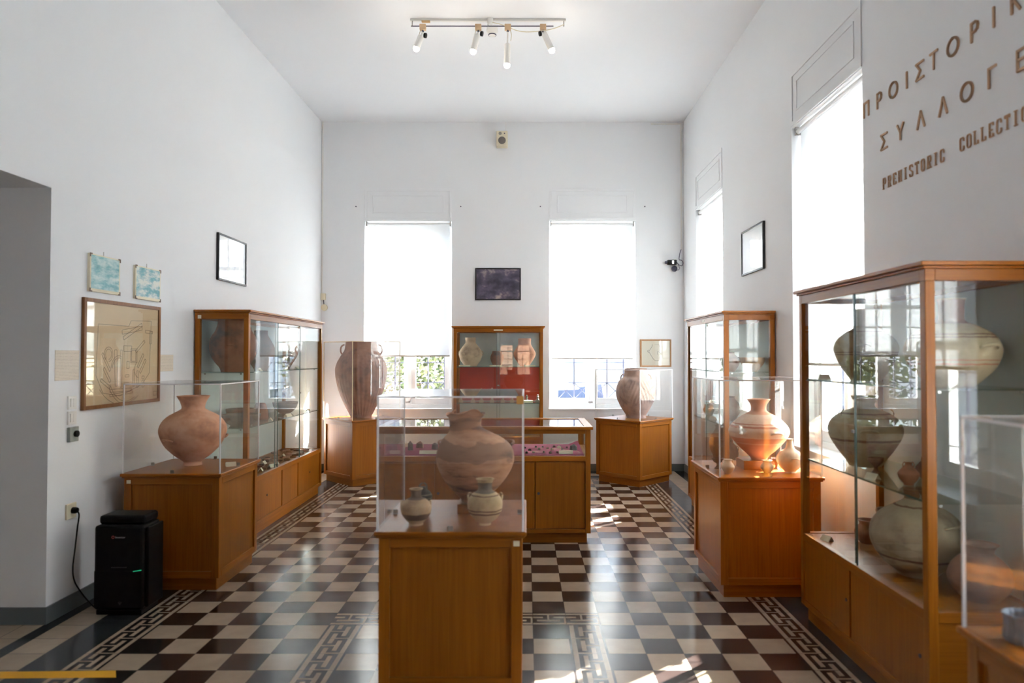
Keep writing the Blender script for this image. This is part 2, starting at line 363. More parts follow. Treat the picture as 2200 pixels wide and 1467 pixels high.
def window(n, loc, rz, W, blind_z, label, where):
    """local: x along the opening from its left end, y=0 at the room face of the wall, +y outwards"""
    r = empty('window_%d' % n, loc, rz, kind='structure')
    H0, H1 = ZS, ZH; d = .20
    f = MB().box(0, .055, d - .03, d + .05, H0, H1).box(W - .055, W, d - .03, d + .05, H0, H1).box(.055, W - .055, d - .03, d + .05, H1 - .06, H1).box(.055, W - .055, d - .03, d + .05, H0, H0 + .05)
    f.box(W / 2 - .022, W / 2 + .022, d - .045, d + .05, H0 + .05, H1 - .06)
    f.build('window_frame', FRW, r, bevel=.003)
    for k in (0, 1):
        a, b = (.058, W / 2 - .025) if k == 0 else (W / 2 + .025, W - .058)
        s = MB().box(a, a + .06, d - .02, d + .03, H0 + .052, H1 - .062).box(b - .06, b, d - .02, d + .03, H0 + .052, H1 - .062)
        s.box(a + .06, b - .06, d - .02, d + .03, H0 + .052, H0 + .135).box(a + .06, b - .06, d - .02, d + .03, H1 - .13, H1 - .062)
        for q in (1.72, 2.36, 2.9): s.box(a + .06, b - .06, d - .012, d + .022, q, q + .03)
        so_ = s.build('sash', FRW, r, bevel=.002)
        MB().box(a + .055, b - .055, d + .002, d + .007, H0 + .13, H1 - .125).build('pane', GLW, so_)
    MB().box(W / 2 - .01, W / 2 + .01, d - .07, d - .045, .93, .95).box(W / 2 - .05, W / 2 + .01, d - .08, d - .07, .932, .948).build('latch', METAL, r)
    g = MB(); y = TH + .02; n_ = 5; st = .235; xs = [W / 2 + (k - 2) * st for k in range(n_)]
    for x in xs: g.bar((x, y, H0 + .02), (x, y, H1), .017, .014, up=(0, 1, 0))
    for z in ((.97, 1.205, 1.49, 2.2, 2.9) if n in (1, 2, 6) else (1.49, 2.2, 2.9)): g.bar((0, y - .004, z), (W, y - .004, z), .017, .012)
    for k in range(-1, n_):
        xa, xb = W / 2 + (k - 2) * st, W / 2 + (k - 1) * st
        for p, q in (((xa, 1.205), (xb, .97)), ((xa, .97), (xb, 1.205))):
            if xa < 0 or xb > W:
                lo, hi = (max(xa, 0), min(xb, W)); sl_ = (q[1] - p[1]) / st
                p, q = (lo, p[1] + sl_ * (lo - xa)), (hi, p[1] + sl_ * (hi - xa))
            g.bar((p[0], y, p[1]), (q[0], y, q[1]), .010 if n in (1, 2, 6) else .006, .008, up=(0, 1, 0))
    g.build('grille', DKM, r)
    # raised plaster panel over the opening
    t = MB(); a0, a1, z0, z1 = .0, W, ZH + .02, ZH + .45
    def ring(a0, a1, z0, z1, w_, y_):
        t.box(a0, a1, y_, 0, z1 - w_, z1).box(a0, a1, y_, 0, z0, z0 + w_).box(a0, a0 + w_, y_, 0, z0 + w_, z1 - w_).box(a1 - w_, a1, y_, 0, z0 + w_, z1 - w_)
    ring(a0, a1, z0 - .01, z1, .035, -.009); ring(a0 + .11, a1 - .11, z0 + .09, z1 - .09, .014, -.007)
    t.build('over_panel', WALL, r, bevel=.002)
    sb = MB().box(-.012, W + .012, -.012, .0, ZS - .016, ZS); sb.build('window_sill', FRW, r)
    R = empty('roller_blind', loc, rz, label=label, cat='blind', group='white roller blinds')
    MB().tube([(.03, .045, H1 - .035), (W - .03, .045, H1 - .035)], .02, 16).build('roller', FRW, R, smooth=True)
    MB().box(.018, .03, .02, .07, H1 - .065, H1).box(W - .03, W - .018, .02, .07, H1 - .065, H1).each('bracket', METAL, R)
    MB().box(.035, W - .035, .064, .0655, blind_z, H1 - .035).build('blind_fabric', BL, R)
    MB().box(.033, W - .033, .058, .071, blind_z - .02, blind_z).build('bottom_bar', BARM, R, bevel=.003)
window(1, (FARW[0][0], YF, 0), 0, 1.215, 1.595, 'white roller blind in the left window of the far wall, green leaves showing below it', '')
window(2, (FARW[1][0], YF, 0), 0, 1.2, 1.56, 'white roller blind in the right window of the far wall beside the vase drawing', '')
window(3, (XR, RIGHTW[0][1], 0), -PI / 2, 1.23, 1.56, 'white roller blind in the right wall window nearest the room corner', '')
window(4, (XR, RIGHTW[1][1], 0), -PI / 2, 1.23, 1.53, 'tall white roller blind in the right wall window beside the bronze lettering', '')
window(5, (XR, RIGHTW[2][1], 0), -PI / 2, 1.23, 1.53, 'white roller blind in the right wall window behind the near glass cabinet', '')
window(6, (BACKW[0][1], YB, 0), PI, 1.2, 1.95, 'white roller blind in the back wall window facing the cabinets', '')

# ------------------------------------------------------------------ cabinets
def plaque(b): return b
def cabinet(loc, rz, L, D, label, doors, panes=2, back=True, H=1.98, posts=(0,), group='tall oak and glass display cabinets', tagpos=None, mid_red=False):
    r = empty('display_cabinet', loc, rz, label=label, cat='display cabinet', group=group)
    p = .042
    MB().box(.03, L - .03, .03, D, 0, .09).build('plinth', WX, r, bevel=.002)
    f = MB()
    for x in (0, L - p):
        for y in (0, D - p): f.box(x, x + p, y, y + p, .09, 1.90)
    f.each('corner_post', WZ, r, bevel=.003)
    f = MB()
    for z0, z1 in ((.09, .125), (.475, .52), (1.90, 1.95)):
        f.box(p, L - p, 0, p * .9, z0, z1); f.box(p, L - p, D - p, D, z0, z1)
    f.each('long_rail', WX, r, bevel=.002)
    f = MB()
    for z0, z1 in ((.09, .125), (.475, .52), (1.90, 1.95)):
        for x in (0, L - p): f.box(x, x + p, p, D - p, z0, z1)
    for x in (0, L - p): f.box(x, x + p, 0, p, 1.90, 1.95).box(x, x + p, D - p, D, 1.90, 1.95)
    f.each('side_rail', WY, r, bevel=.002)
    MB().box(-.012, L + .012, -.012, D, 1.95, 1.962).box(-.026, L + .026, -.026, D, 1.962, 1.98).build('cornice', WX, r, bevel=.004)
    MB().box(p, L - p, p, D - p, 1.925, 1.945).build('ceiling_board', WX, r)
    MB().box(p * .5, L - p * .5, p * .8, D - .005, .495, .515).build('deck', WX, r)
    for x in (.012, L - .024): MB().box(x, x + .012, p, D - p, .125, .475).build('end_panel', WY, r)
    xs = [p + (L - 2 * p) * t for t in doors]
    for i in range(len(xs) - 1):
        dr = MB().box(xs[i] + .0022, xs[i + 1] - .0022, .006 + .006 * (i % 2), .026, .126, .474).build('door', WZ, r, bevel=.0015)
        if i in posts:
            cx = xs[i + 1] - .035 if i % 2 == 0 else xs[i] + .035
            MB().lathe([(0.0001, 0), (.009, 0), (.009, -.004), (.004, -.005), (0.0001, -.005)], 12).xf(Matrix.Translation((cx, .006, .31)) @ Matrix.Rotation(-PI / 2, 4, 'X')).build('lock', DKM, dr)
    for x in (.018, L - .024): MB().box(x, x + .006, p - .004, D - p + .004, .518, 1.902).build('end_pane', GL, r)
    q = (L - 2 * p) / panes
    for i in range(panes):
        y = .012 + .012 * (i % 2)
        a, b = p + q * i - (.02 if i else .004), p + q * (i + 1) + (.02 if i < panes - 1 else .004)
        pn = MB().box(a, b, y, y + .006, .518, 1.902).build('sliding_pane', GL, r)
        e = MB()
        for xx in (a, b):
            if p + .03 < xx < L - p - .03: e.box(xx - .002, xx + .002, y - .0005, y + .0065, .52, 1.90)
        if e.v: e.each('pane_edge', EDGE, pn)
    for i in range(1, panes):
        MB().box(p + q * i - .012, p + q * i + .012, .004, .013, 1.19, 1.205).build('pane_lock', METAL, r)
    for z in (.965, 1.445):
        sh = MB().box(p + .002, L - p - .002, .034, D - .014, z - .008, z).build('shelf', SHG, r)
        MB().box(p + .002, L - p - .002, .031, .034, z - .0085, z + .0005).build('shelf_edge', EDGE, sh)
        c = MB()
        for x in (p - .004, L - p + .001):
            for y in (.07, D - .08): c.box(x, x + .003, y, y + .015, z - .02, z - .009)
        c.each('shelf_pin', METAL, r)
    if back:
        MB().box(p * .5, L - p * .5, D - .012, D - .004, .515, 1.9).build('back_panel', BOARD, r)
        if mid_red: MB().box(p, L - p, D - .014, D - .0125, .97, 1.437).build('red_backing', RED, r)
    if tagpos: MB().box(tagpos[0], tagpos[0] + tagpos[2], -.002, 0, tagpos[1], tagpos[1] + .018).build('number_label', PAPER, r)
    return r
CC = cabinet((-2.37, 6.05, 0), PI / 2, 2.19, .46, 'long oak and glass cabinet against the left wall, large brown jar on its top shelf', (0, .19, .40, .53, .63, .80, 1), 3, posts=(1, 5), tagpos=None)
MB().box(-.002, 0, .405, .435, 1.905, 1.935).build('number_label', PAPER, CC)
CG = cabinet((-.955, 9.335, 0), 0, 1.18, .46, 'oak and glass cabinet with red backing between the two far windows', (0, .5, 1), 2, posts=(0,), tagpos=(.53, 1.917, .12), mid_red=True)
CH = cabinet((1.735, 7.62, 0), -PI / 2, 1.42, .445, 'oak and glass cabinet on the right wall beyond the sunlit pedestal', (0, .33, .66, 1), 2, posts=(1,), tagpos=(.65, 1.918, .09))
CJ = cabinet((1.67, 4.33, 0), -PI / 2, 1.37, .50, 'large oak and glass cabinet on the right wall holding big pale painted jars', (0, .46, .62, 1), 2, posts=(0, 2), tagpos=None)

# ------------------------------------------------------------------ pedestals with acrylic covers
def pedestal(loc, rz, W, D, ZT, label, cover_h, cover_label, acr, edge, number=None, inset=.012, WZ=WZ, WX=WX, WY=WY, group='oak display pedestals', tape=False):
    """origin at the middle of the base; front is -y"""
    r = empty('display_pedestal', loc, rz, label=label, cat='pedestal', group=group)
    a, b = W / 2, D / 2; p = .05; t = ZT
    MB().box(-a + .045, a - .045, -b + .045, b - .045, 0, .085).build('plinth', WX, r, bevel=.002)
    f = MB()
    for sx in (-1, 1):
        for sy in (-1, 1):
            f.box(sx * (a - .02), sx * (a - .02 - p), sy * (b - .02), sy * (b - .02 - p), .085, t - .03)
    f.each('corner_post', WZ, r, bevel=.003)
    f = MB(); g = MB()
    for sy in (-1, 1):
        y0, y1 = sy * (b - .02), sy * (b - .06); f.box(-a + .02 + p, a - .02 - p, y0, y1, t - .075, t - .03).box(-a + .02 + p, a - .02 - p, y0, y1, .085, .13)
    for sx in (-1, 1):
        x0, x1 = sx * (a - .02), sx * (a - .06); g.box(x0, x1, -b + .02 + p, b - .02 - p, t - .075, t - .03).box(x0, x1, -b + .02 + p, b - .02 - p, .085, .13)
    f.each('front_rail', WX, r, bevel=.002); g.each('side_rail', WY, r, bevel=.002)
    for sy in (-1, 1): MB().box(-a + .06, a - .06, sy * (b - .034), sy * (b - .044), .125, t - .07).build('panel', WZ, r)
    for sx in (-1, 1): MB().box(sx * (a - .034), sx * (a - .044), -b + .06, b - .06, .125, t - .07).build('panel', WZ, r)
    MB().box(-a + .008, a - .008, -b + .008, b - .008, t - .03, t - .02).box(-a, a, -b, b, t - .02, t).build('top', WX, r, bevel=.005)
    if number: MB().box(number - .014, number + .014, -b + .0185, -b + .0195, t - .068, t - .044).build('number_label', PAPER, r)
    # acrylic cover, lifts off
    c = empty('acrylic_cover', (loc[0], loc[1], ZT), rz, label=cover_label, cat='display cover', group='clear acrylic covers on pedestals')
    a -= inset; b -= inset; th = .006; h = cover_h
    MB().box(-a, a, -b, -b + th, 0, h).build('side_pane', acr, c); MB().box(-a, a, b - th, b, 0, h).build('side_pane', acr, c)
    MB().box(-a, -a + th, -b + th, b - th, 0, h).build('side_pane', acr, c); MB().box(a - th, a, -b + th, b - th, 0, h).build('side_pane', acr, c)
    MB().box(-a, a, -b, b, h, h + th).build('top_pane', acr, c)
    e = MB(); q = .0075
    for sx in (-1, 1):
        for sy in (-1, 1): e.box(sx * (a + .0005), sx * (a - q), sy * (b + .0005), sy * (b - q), 0, h)
    e.each('corner_edge', edge, c)
    e = MB()
    for sy in (-1, 1): e.box(-a, a, sy * (b + .0005), sy * (b - q), h - .001, h + th + .0005)
    for sx in (-1, 1): e.box(sx * (a + .0005), sx * (a - q), -b + q, b - q, h - .001, h + th + .0005)
    e.each('top_edge', edge, c)
    for bx, by in ((0, -b + .02), (0, b - .02), (-a + .02, 0), (a - .02, 0)):
        MB().box(bx - .012, bx + .012, by - .008, by + .008, 0, .003).box(bx - .012, bx + .012, by + (-.008 if by < 0 else .005), by + (-.005 if by < 0 else .008), .003, .022).build('bracket', METAL, c)
    return r, c
PA, CA = pedestal((-.343, 3.574, 0), 0, .69, .73, .79, 'oak pedestal standing alone in the centre foreground aisle', .605, 'hazy acrylic cover with orange sticker over the broken-necked amphora', ACRH, AED, number=.30)
MB().box(.30, .332, -.3545, -.353, .575, .612).build('orange_sticker', plain('orange_tape', (.62, .33, .08), .6), CA)
PB, CB = pedestal((-2.395, 5.147, 0), 0, .685, .72, .79, 'oak pedestal beside the black dehumidifier at the left wall', .60, 'clear acrylic cover over the plain orange vase at the left wall', ACR, AED, number=-.29)
PD, CD = pedestal((-2.10, 9.07, 0), PI / 4, .72, .72, .80, 'oak pedestal set cornerwise at the left far window', .96, 'tall acrylic cover with yellowed taped edges over the great ribbed jar', ACR, TED)
PE, CE = pedestal((1.372, 9.03, 0), PI / 4, .72, .72, .80, 'oak pedestal set cornerwise at the right far window', .61, 'clear acrylic cover over the jar with incised feather pattern', ACR, AED)
PI_, CI = pedestal((1.605, 5.035, 0), 0, .70, .78, .79, 'sunlit reddish oak pedestal on the right side carrying the red-banded jar', .63, 'clear acrylic cover over the sunlit red-banded jar', ACR, AED, WZ=RZ, WX=RXw, WY=RYw)
PK, CK = pedestal((1.62, 1.745, 0), 0, .70, .73, .79, 'oak pedestal at the right front, nearest the camera, cut by the frame', .61, 'clear acrylic cover at the right front over the small blue-grey vessel', ACR, AED)

# ------------------------------------------------------------------ flat display table
def table_case():
    x0, x1, y0, y1 = -1.245, .548, 6.02, 6.865; W, D = x1 - x0, y1 - y0
    r = empty('display_table', (x0, y0, 0), 0, label='long oak display table with glass top and magenta tray behind the central pedestal', cat='display table')
    p = .045
    MB().box(.03, W - .03, .03, D - .03, 0, .085).build('plinth', WX, r, bevel=.002)
    f = MB()
    for x in (0, W - p):
        for y in (0, D - p): f.box(x, x + p, y, y + p, .085, .96)
    f.each('corner_post', WZ, r, bevel=.003)
    f = MB(); g = MB()
    for z0, z1 in ((.085, .12), (.69, .735), (.925, .96)):
        f.box(p, W - p, 0, p * .9, z0, z1).box(p, W - p, D - p * .9, D, z0, z1)
        for x in (0, W - p): g.box(x, x + p, p, D - p, z0, z1)
    f.each('long_rail', WX, r, bevel=.002); g.each('side_rail', WY, r, bevel=.002)
    t = MB().box(-.02, W + .02, -.02, .05, .96, .985).box(-.02, W + .02, D - .05, D + .02, .96, .985)
    t.each('top_frame', WX, r, bevel=.004)
    MB().box(-.02, .05, .05, D - .05, .96, .985).box(W - .05, W + .02, .05, D - .05, .96, .985).each('top_frame_end', WY, r, bevel=.004)
    MB().box(.045, W - .045, .045, D - .045, .972, .979).build('top_pane', GL, r)
    MB().box(p - .003, W - p + .003, .012, .018, .733, .927).build('front_pane', GL, r)
    MB().box(p - .003, W - p + .003, D - .018, D - .012, .733, .927).build('back_pane', GL, r)
    for x in (.012, W - .018): MB().box(x, x + .006, p - .003, D - p + .003, .733, .927).build('end_pane', GL, r)
    n = 4
    for i in range(n):
        a = p + (W - 2 * p) * i / n; b = p + (W - 2 * p) * (i + 1) / n
        d = MB().box(a + .003, b - .003, .010, .028, .123, .687).build('door', WZ, r, bevel=.0015)
        if i % 2: MB().lathe([(0.0001, 0), (.012, 0), (.012, -.004), (0.0001, -.005)], 12).xf(Matrix.Translation((a + .03, .010, .42)) @ Matrix.Rotation(-PI / 2, 4, 'X')).build('lock', DKM, d)
    for x in (.008, W - .016): MB().box(x, x + .008, p, D - p, .12, .69).build('end_panel', WZ, r)
    MB().box(p, W - p, D - .02, D - .012, .12, .69).build('back_panel', WZ, r)
    MB().box(.02, W - .02, .02, D - .02, .715, .73).build('deck', WX, r)
    c = MB(); a, b, e = .05, .055, .12
    c.quad([(a, b, .738), (W - a, b, .738), (W - a, D - b, .740), (a, D - b, .740)]); c.quad([(a, b, .731), (a, D - b, .731), (W - a, D - b, .731), (W - a, b, .731)])
    c.quad([(a, b, .731), (W - a, b, .731), (W - a, b, .738), (a, b, .738)]); c.quad([(W - a, D - b, .731), (a, D - b, .731), (a, D - b, .740), (W - a, D - b, .740)])
    c.quad([(a, D - b, .731), (a, b, .731), (a, b, .738), (a, D - b, .740)]); c.quad([(W - a, b, .731), (W - a, D - b, .731), (W - a, D - b, .740), (W - a, b, .738)])
    c.quad([(a + .002, b, .7385), (a + .10, b + .05, .7405), (a + .10, D - b - .02, .7405), (a + .002, D - b, .775)]); c.quad([(W - a - .002, b, .7385), (W - a - .002, D - b, .775), (W - a - .10, D - b - .02, .7405), (W - a - .10, b + .05, .7405)])
    c.build('felt_tray', CLOTH, r)
    return r
table_case()
def tray_z(y): return .741

# ------------------------------------------------------------------ pottery
def handle(parent, mat, kind, r, z, ang, size, th=None, dx=0):
    """vertical: a loop in the radial plane; horizontal: a loop lying round the belly"""
    b = MB(); pts = []; th = th or size * .16; n = 12
    for i in range(n + 1):
        t = PI * i / n
        if kind == 'v': rr, zz, sd = r + size * .75 * math.sin(t) - size * .06, z + size * math.cos(t), 0
        elif kind == 'h': rr, zz, sd = r + size * .7 * math.sin(t) - size * .06, z + size * .3 * math.sin(t), size * math.cos(t)
        else: rr, zz, sd = r + size * .28 * math.sin(t) - size * .05, z + size * .75 * math.sin(t) - size * .3, size * math.cos(t)   # up-turned
        pts.append((dx + rr * math.cos(ang) - sd * math.sin(ang), rr * math.sin(ang) + sd * math.cos(ang), zz))
    return b.tube(pts, th, 10).build('handle', mat, parent, smooth=True)
def smooth_prof(pr, n=4):
    out = []
    for i in range(len(pr) - 1):
        p0 = pr[max(i - 1, 0)]; p1 = pr[i]; p2 = pr[i + 1]; p3 = pr[min(i + 2, len(pr) - 1)]
        for k in range(n):
            t = k / n; q = []
            for c in range(len(p1)):
                q.append(.5 * ((2 * p1[c]) + (-p0[c] + p2[c]) * t + (2 * p0[c] - 5 * p1[c] + 4 * p2[c] - p3[c]) * t * t + (-p0[c] + 3 * p1[c] - 3 * p2[c] + p3[c]) * t ** 3))
            out.append(tuple(q))
    out.append(pr[-1]); return out
def pot(name, label, cx, Y, bz, prof, mat, handles=(), cat='vase', group=None, mod=None, seg=48, name_body=None, X=None, closed=False, rot=0, wall_t=None, sub=4):
    """prof: measured silhouette rows (half width, row, [centre shift]) from rim down, in photo pixels, at depth Y; bz = height of what it stands on"""
    zs = [zy(p[1], Y) for p in prof]; dz = bz - zs[-1]
    cxm = xy(cx, prof[len(prof) // 2][1], Y) if X is None else X
    pr = [(p[0] * Y / F, z + dz - bz, (p[2] if len(p) > 2 else 0) * Y / F) for p, z in zip(prof, zs)]
    pr = smooth_prof(pr, sub); pr = [(max(q[0], .001), max(q[1], 0), q[2]) for q in pr]
    rmax = max(q[0] for q in pr); t = wall_t or min(.012, rmax * .12)
    full = []
    if not closed:
        inner = [(max(q[0] - t, .001), max(q[1] - (0 if i == 0 else 0), t), q[2]) for i, q in enumerate(pr)]
        full = [(.001, t, inner[-1][2])] + inner[::-1]
    else: full = []
    full = full + pr + [(.001, 0, pr[-1][2])]
    if closed: full = [(.001, pr[0][1], pr[0][2])] + full
    b = MB().lathe([(q[0], q[1]) for q in full], seg, mod=mod, dx=[q[2] for q in full])
    for i, f in enumerate(b.f): b.f[i] = f[::-1]
    o = b.build(name, mat, smooth=True, loc=(cxm, Y, bz), rotz=rot)
    tag(o, label, cat, group)
    for k, pxr, row, ang, size in handles:
        handle(o, mat, k, pxr * Y / F, zy(row, Y) + dz - bz, ang, size * Y / F)
    return o
def paint(prof, Y, rows):       # painted bands measured as photo rows
    zb = zy(prof[-1][1], Y); return [(zy(b, Y) - zb, zy(a, Y) - zb, c) for a, b, c in rows]
SH1, SH2, DK = 1.445, .965, .515
BR = (.14, .05, .03); RD = (.45, .13, .06)

# pedestal A
tag(MB().box(-.345, -.145, 3.575, 3.775, .79, .838).build('wooden_block', WX, bevel=.002), 'small square wooden block lifting the broken-necked amphora', 'block')
def broken(r, z, a, i):
    if z > .415:
        k = max(0, min(1, (z - .415) / .03)); z += k * (.026 * max(0, math.cos(a - 5.1)) ** 6 + .006 * math.sin(5 * a) - .006)
    return r, z
prA = [(42, 893, -21), (37, 899, -21), (34, 912, -21), (35, 925, -20), (45, 935, -12), (66, 950, -4), (79, 968, 0), (83.5, 989, 0), (80, 1008, 0), (69, 1030, -1), (54, 1050, -2), (38, 1067, -3), (27, 1076, -4), (25, 1082, -4)]
P_AMPH = pot_mat('scorched_amphora_clay', (.50, .26, .145), (.66, .38, .23), (.15, .08, .055), ((.27, .36, (.14, .075, .05)), (.12, .145, (.13, .07, .05)), (.41, .47, (.19, .10, .065))), streak=True, scale=5, wob_=.09)
am = pot('amphora', 'big brown scorched amphora with broken neck under the central cover', 1021, 3.675, .838, prA, P_AMPH, mod=broken, handles=(('h', 78, 965, 2.6, 20), ('h', 78, 965, .55, 20)))
handle(am, P_AMPH, 'v', .055, .435, .15, .03, dx=-.05)
handle(am, P_AMPH, 'v', .055, .435, PI - .15, .03, dx=-.05)
prj = [(20, 1028), (17, 1033), (15, 1041), (16, 1052), (27, 1060), (36, 1072), (37.5, 1083), (35, 1097), (26, 1111), (15, 1120), (12, 1121), (13, 1126)]
m = pot_mat('banded_cream_clay', (.66, .50, .27), (.74, .58, .36), (.48, .33, .18), paint(prj, 3.36, [(1033, 1055, (.10, .08, .07)), (1089, 1092, BR), (1095, 1099, BR), (1059, 1061, BR)]))
pot('jug', 'small cream jug with dark neck and brown bands before the central amphora', 1042, 3.36, .79, prj, m, handles=(('u', 33, 1068, .35, 14), ('u', 33, 1068, PI - .35, 14)), cat='jug')
prj = [(15, 1049), (12, 1053), (11, 1060), (12, 1067), (22, 1073), (31, 1081), (33, 1090), (30, 1103), (21, 1116), (15, 1122), (16, 1126)]
m = pot_mat('dark_banded_buff_clay', (.56, .39, .22), (.64, .47, .30), (.36, .22, .13), paint(prj, 3.36, [(1098, 1112, (.12, .07, .055)), (1049, 1069, (.16, .11, .09))]))
pot('jug', 'small buff jug with dark lower band at the left front under the central cover', 894, 3.36, .79, prj, m, handles=(('u', 29, 1082, .25, 11), ('u', 29, 1082, PI - .1, 11)), cat='jug')
prj = [(6, 1043), (7, 1048), (14, 1053), (19, 1062), (18, 1072), (11, 1086), (8, 1095), (10, 1098)]
sj = pot('stirrup_jar', 'tiny dark striped stirrup jar behind the small buff jug', 909, 3.62, .79, prj, pot_mat('dark_striped_clay', (.12, .11, .09), (.2, .18, .14), (.06, .05, .05), paint(prj, 3.62, [(1056, 1058, (.4, .34, .24)), (1064, 1066, (.4, .34, .24))])), cat='jar')
handle(sj, P_GREY, 'v', .004, .125, .3, .022, .004); handle(sj, P_GREY, 'v', .004, .125, PI + .3, .022, .004)

# pedestal B
prB = [(33, 850), (31, 854), (26, 863), (23, 876), (30, 882), (48, 892), (61, 905), (67, 921), (64, 938), (54, 958), (38, 975), (25, 985), (18, 991), (19, 998)]
pot('vase', 'plain orange-brown vase with flared rim on the left wall pedestal', 415, 5.20, .79, prB, P_ORANGE, handles=(('h', 62, 942, -2.0, 13), ('h', 62, 942, .7, 13)))
# pedestal D : great pithos with vertical grooves
prD = [(32, 738), (33, 742), (35, 755), (39, 763), (46, 775), (52, 788), (54, 800), (52, 820), (48, 838), (42, 856), (35, 872), (28, 886), (23, 896), (22, 901)]
def grooves(r, z, a, i):
    if r > .1 and z < .80 and z > .03:
        r *= 1 + .012 * math.sin(34 * a + 1.5 * math.sin(3 * a) + z * 2) + .010 * math.exp(-((z - .72) / .012) ** 2) + .008 * math.exp(-((z - .52) / .012) ** 2) + .008 * math.exp(-((z - .36) / .012) ** 2)
    return r, z
pi_ = pot('pithos', 'great brown storage jar with wavy vertical ribs on the left cornerwise pedestal', 776, 9.07, .80, prD, P_RED, mod=grooves, seg=180, cat='storage jar', handles=(('v', 37, 756, 0, 11), ('v', 37, 756, PI, 11)), sub=8)
# pedestal E
prE = [(23, 794), (24, 797), (25, 808), (27, 813), (35, 820), (40, 832), (42, 845), (40, 858), (34, 873), (27, 885), (22, 893), (22, 900)]
def feather(r, z, a, i):
    if .20 < z < .47 and r > .1: r *= 1 + .014 * math.sin(26 * abs(((a * 4 / PI) % 2) - 1) - 55 * z)
    return r, z
pot('jar', 'grey-brown jar with incised feather pattern on the right cornerwise pedestal', 1366, 9.03, .80, prE, P_RIB, mod=feather, seg=180, cat='jar', handles=(('v', 27, 815, PI - .35, 8), ('v', 27, 815, -.2, 8)), sub=8)
# pedestal I
tag(MB().box(1.52, 1.70, 4.96, 5.14, .79, .853).build('wooden_block', WX, bevel=.002), 'small wooden block under the sunlit red-banded jar', 'block')
prI = [(24.5, 862), (22, 866), (17, 874), (16, 885), (22, 891), (38, 900), (51, 911), (60, 922), (62.5, 932), (58, 944), (48, 957), (37, 969), (26, 979), (18, 987), (17, 991)]
m = pot_mat('red_banded_pale_clay', (.70, .47, .33), (.78, .58, .43), (.58, .35, .23), paint(prI, 5.05, [(862, 893, (.60, .26, .14)), (911, 913, RD), (916, 920, RD), (941, 995, (.58, .20, .09)), (952, 954, (.7, .42, .28))]))
pot('jar', 'wide pale jar with red bands and low handles standing in sunlight', 1630, 5.05, .853, prI, m, handles=(('h', 58, 934, -1.25, 14), ('h', 58, 934, 1.9, 14)), cat='jar')
prx = [(9, 987), (7, 990), (9, 994), (13, 1000), (13.5, 1005), (10, 1012), (5, 1017), (5, 1018)]
pot('jug', 'tiny round cream jug with two handles at the left front of the sunlit pedestal', 1564, 4.80, .79, prx, P_CREAM, handles=(('v', 9, 992, 0, 4), ('v', 9, 992, PI, 4)), cat='jug')
prx = [(12, 985), (12, 988), (8, 994), (3, 997), (3, 1002), (7, 1007), (7, 1008)]
pot('stemmed_cup', 'tiny dark red stemmed cup at the left back of the sunlit pedestal', 1542, 5.02, .79, prx, P_DARK, cat='cup', handles=(('h', 11, 987, 0, 4),))
prx = [(12, 987), (9, 989), (9, 993), (13, 999), (13, 1005), (8, 1012), (6, 1014)]
pot('cup', 'tiny white handled cup just right of the block on the sunlit pedestal', 1648, 4.84, .79, prx, P_CREAM, cat='cup', handles=(('h', 12, 1001, .3, 5),))
prx = [(11, 984), (10, 988), (5, 993), (3, 997), (3, 1003), (8, 1007)]
pot('stemmed_cup', 'tiny red-brown stemmed cup between the white cup and the pale jug', 1668, 5.0, .79, prx, P_DARK, cat='cup', handles=(('h', 10, 987, 0, 5), ('h', 10, 987, PI, 5)))
prx = [(8, 943), (6, 946), (7, 955), (10, 964), (21, 972), (27, 982), (27, 992), (20, 1004), (12, 1012), (12, 1015)]
pot('jug', 'pale cream jug beside the post of the near right cabinet', 1697, 4.86, .79, prx, P_CREAM, cat='jug', handles=(('h', 25, 985, -1.5, 8),))  # even cream clay, same as the tiny jug and cup
# pedestal K
prx = [(38, 1313), (34, 1320), (33, 1335), (34, 1350), (36, 1362), (30, 1375)]
pot('bowl', 'small blue-grey ribbed vessel under the right front cover', 2197, 1.98, .79, prx, plain('blue_grey_clay', (.22, .27, .33), .6, noise=.3, nscale=30), cat='bowl', mod=lambda r, z, a, i: (r * (1 + .05 * math.sin(14 * a)), z), seg=84)

# cabinet J
def jx(px, Y): return xy(px, 800, Y)
prx = [(28, 662), (24, 666), (22, 685), (25, 702), (40, 712), (57, 727), (64, 745), (60, 763), (50, 785), (38, 803), (30, 815)]
m = pot_mat('painted_buff', (.42, .33, .20), (.50, .40, .26), (.27, .19, .12), paint(prx, 4.02, [(752, 754, BR), (757, 759, BR), (708, 710, BR)]))
pot('jar', 'pale round jar on the top shelf at the far end of the near right cabinet', 1860, 4.02, SH1, prx, m, cat='jar', handles=(('h', 60, 742, -2.1, 14), ('h', 60, 742, 1.2, 14)))
prx = [(28, 842), (25, 848), (20, 856), (22, 867), (45, 877), (66, 893), (74, 912), (70, 932), (57, 955), (42, 976), (32, 992)]
m = pot_mat('arc_painted_buff', (.42, .33, .20), (.50, .41, .26), (.25, .17, .11), paint(prx, 4.02, [(876, 879, BR), (930, 935, BR)]))
pot('jar', 'wide buff jar with small shoulder loops on the middle shelf of the near right cabinet', 1858, 4.02, SH2, prx, m, cat='jar', handles=(('v', 50, 880, PI + .2, 9), ('v', 50, 880, -.3, 9), ('h', 72, 915, -1.9, 16)))
prx = [(27, 1052), (24, 1058), (24, 1075), (42, 1087), (70, 1105), (88, 1130), (92, 1155), (86, 1180), (68, 1207), (46, 1226), (38, 1236)]
m = pot_mat('swirl_painted_buff', (.40, .30, .20), (.48, .37, .25), (.25, .17, .12), paint(prx, 3.5, [(1052, 1072, (.19, .12, .08)), (1188, 1193, BR), (1084, 1087, BR)]))
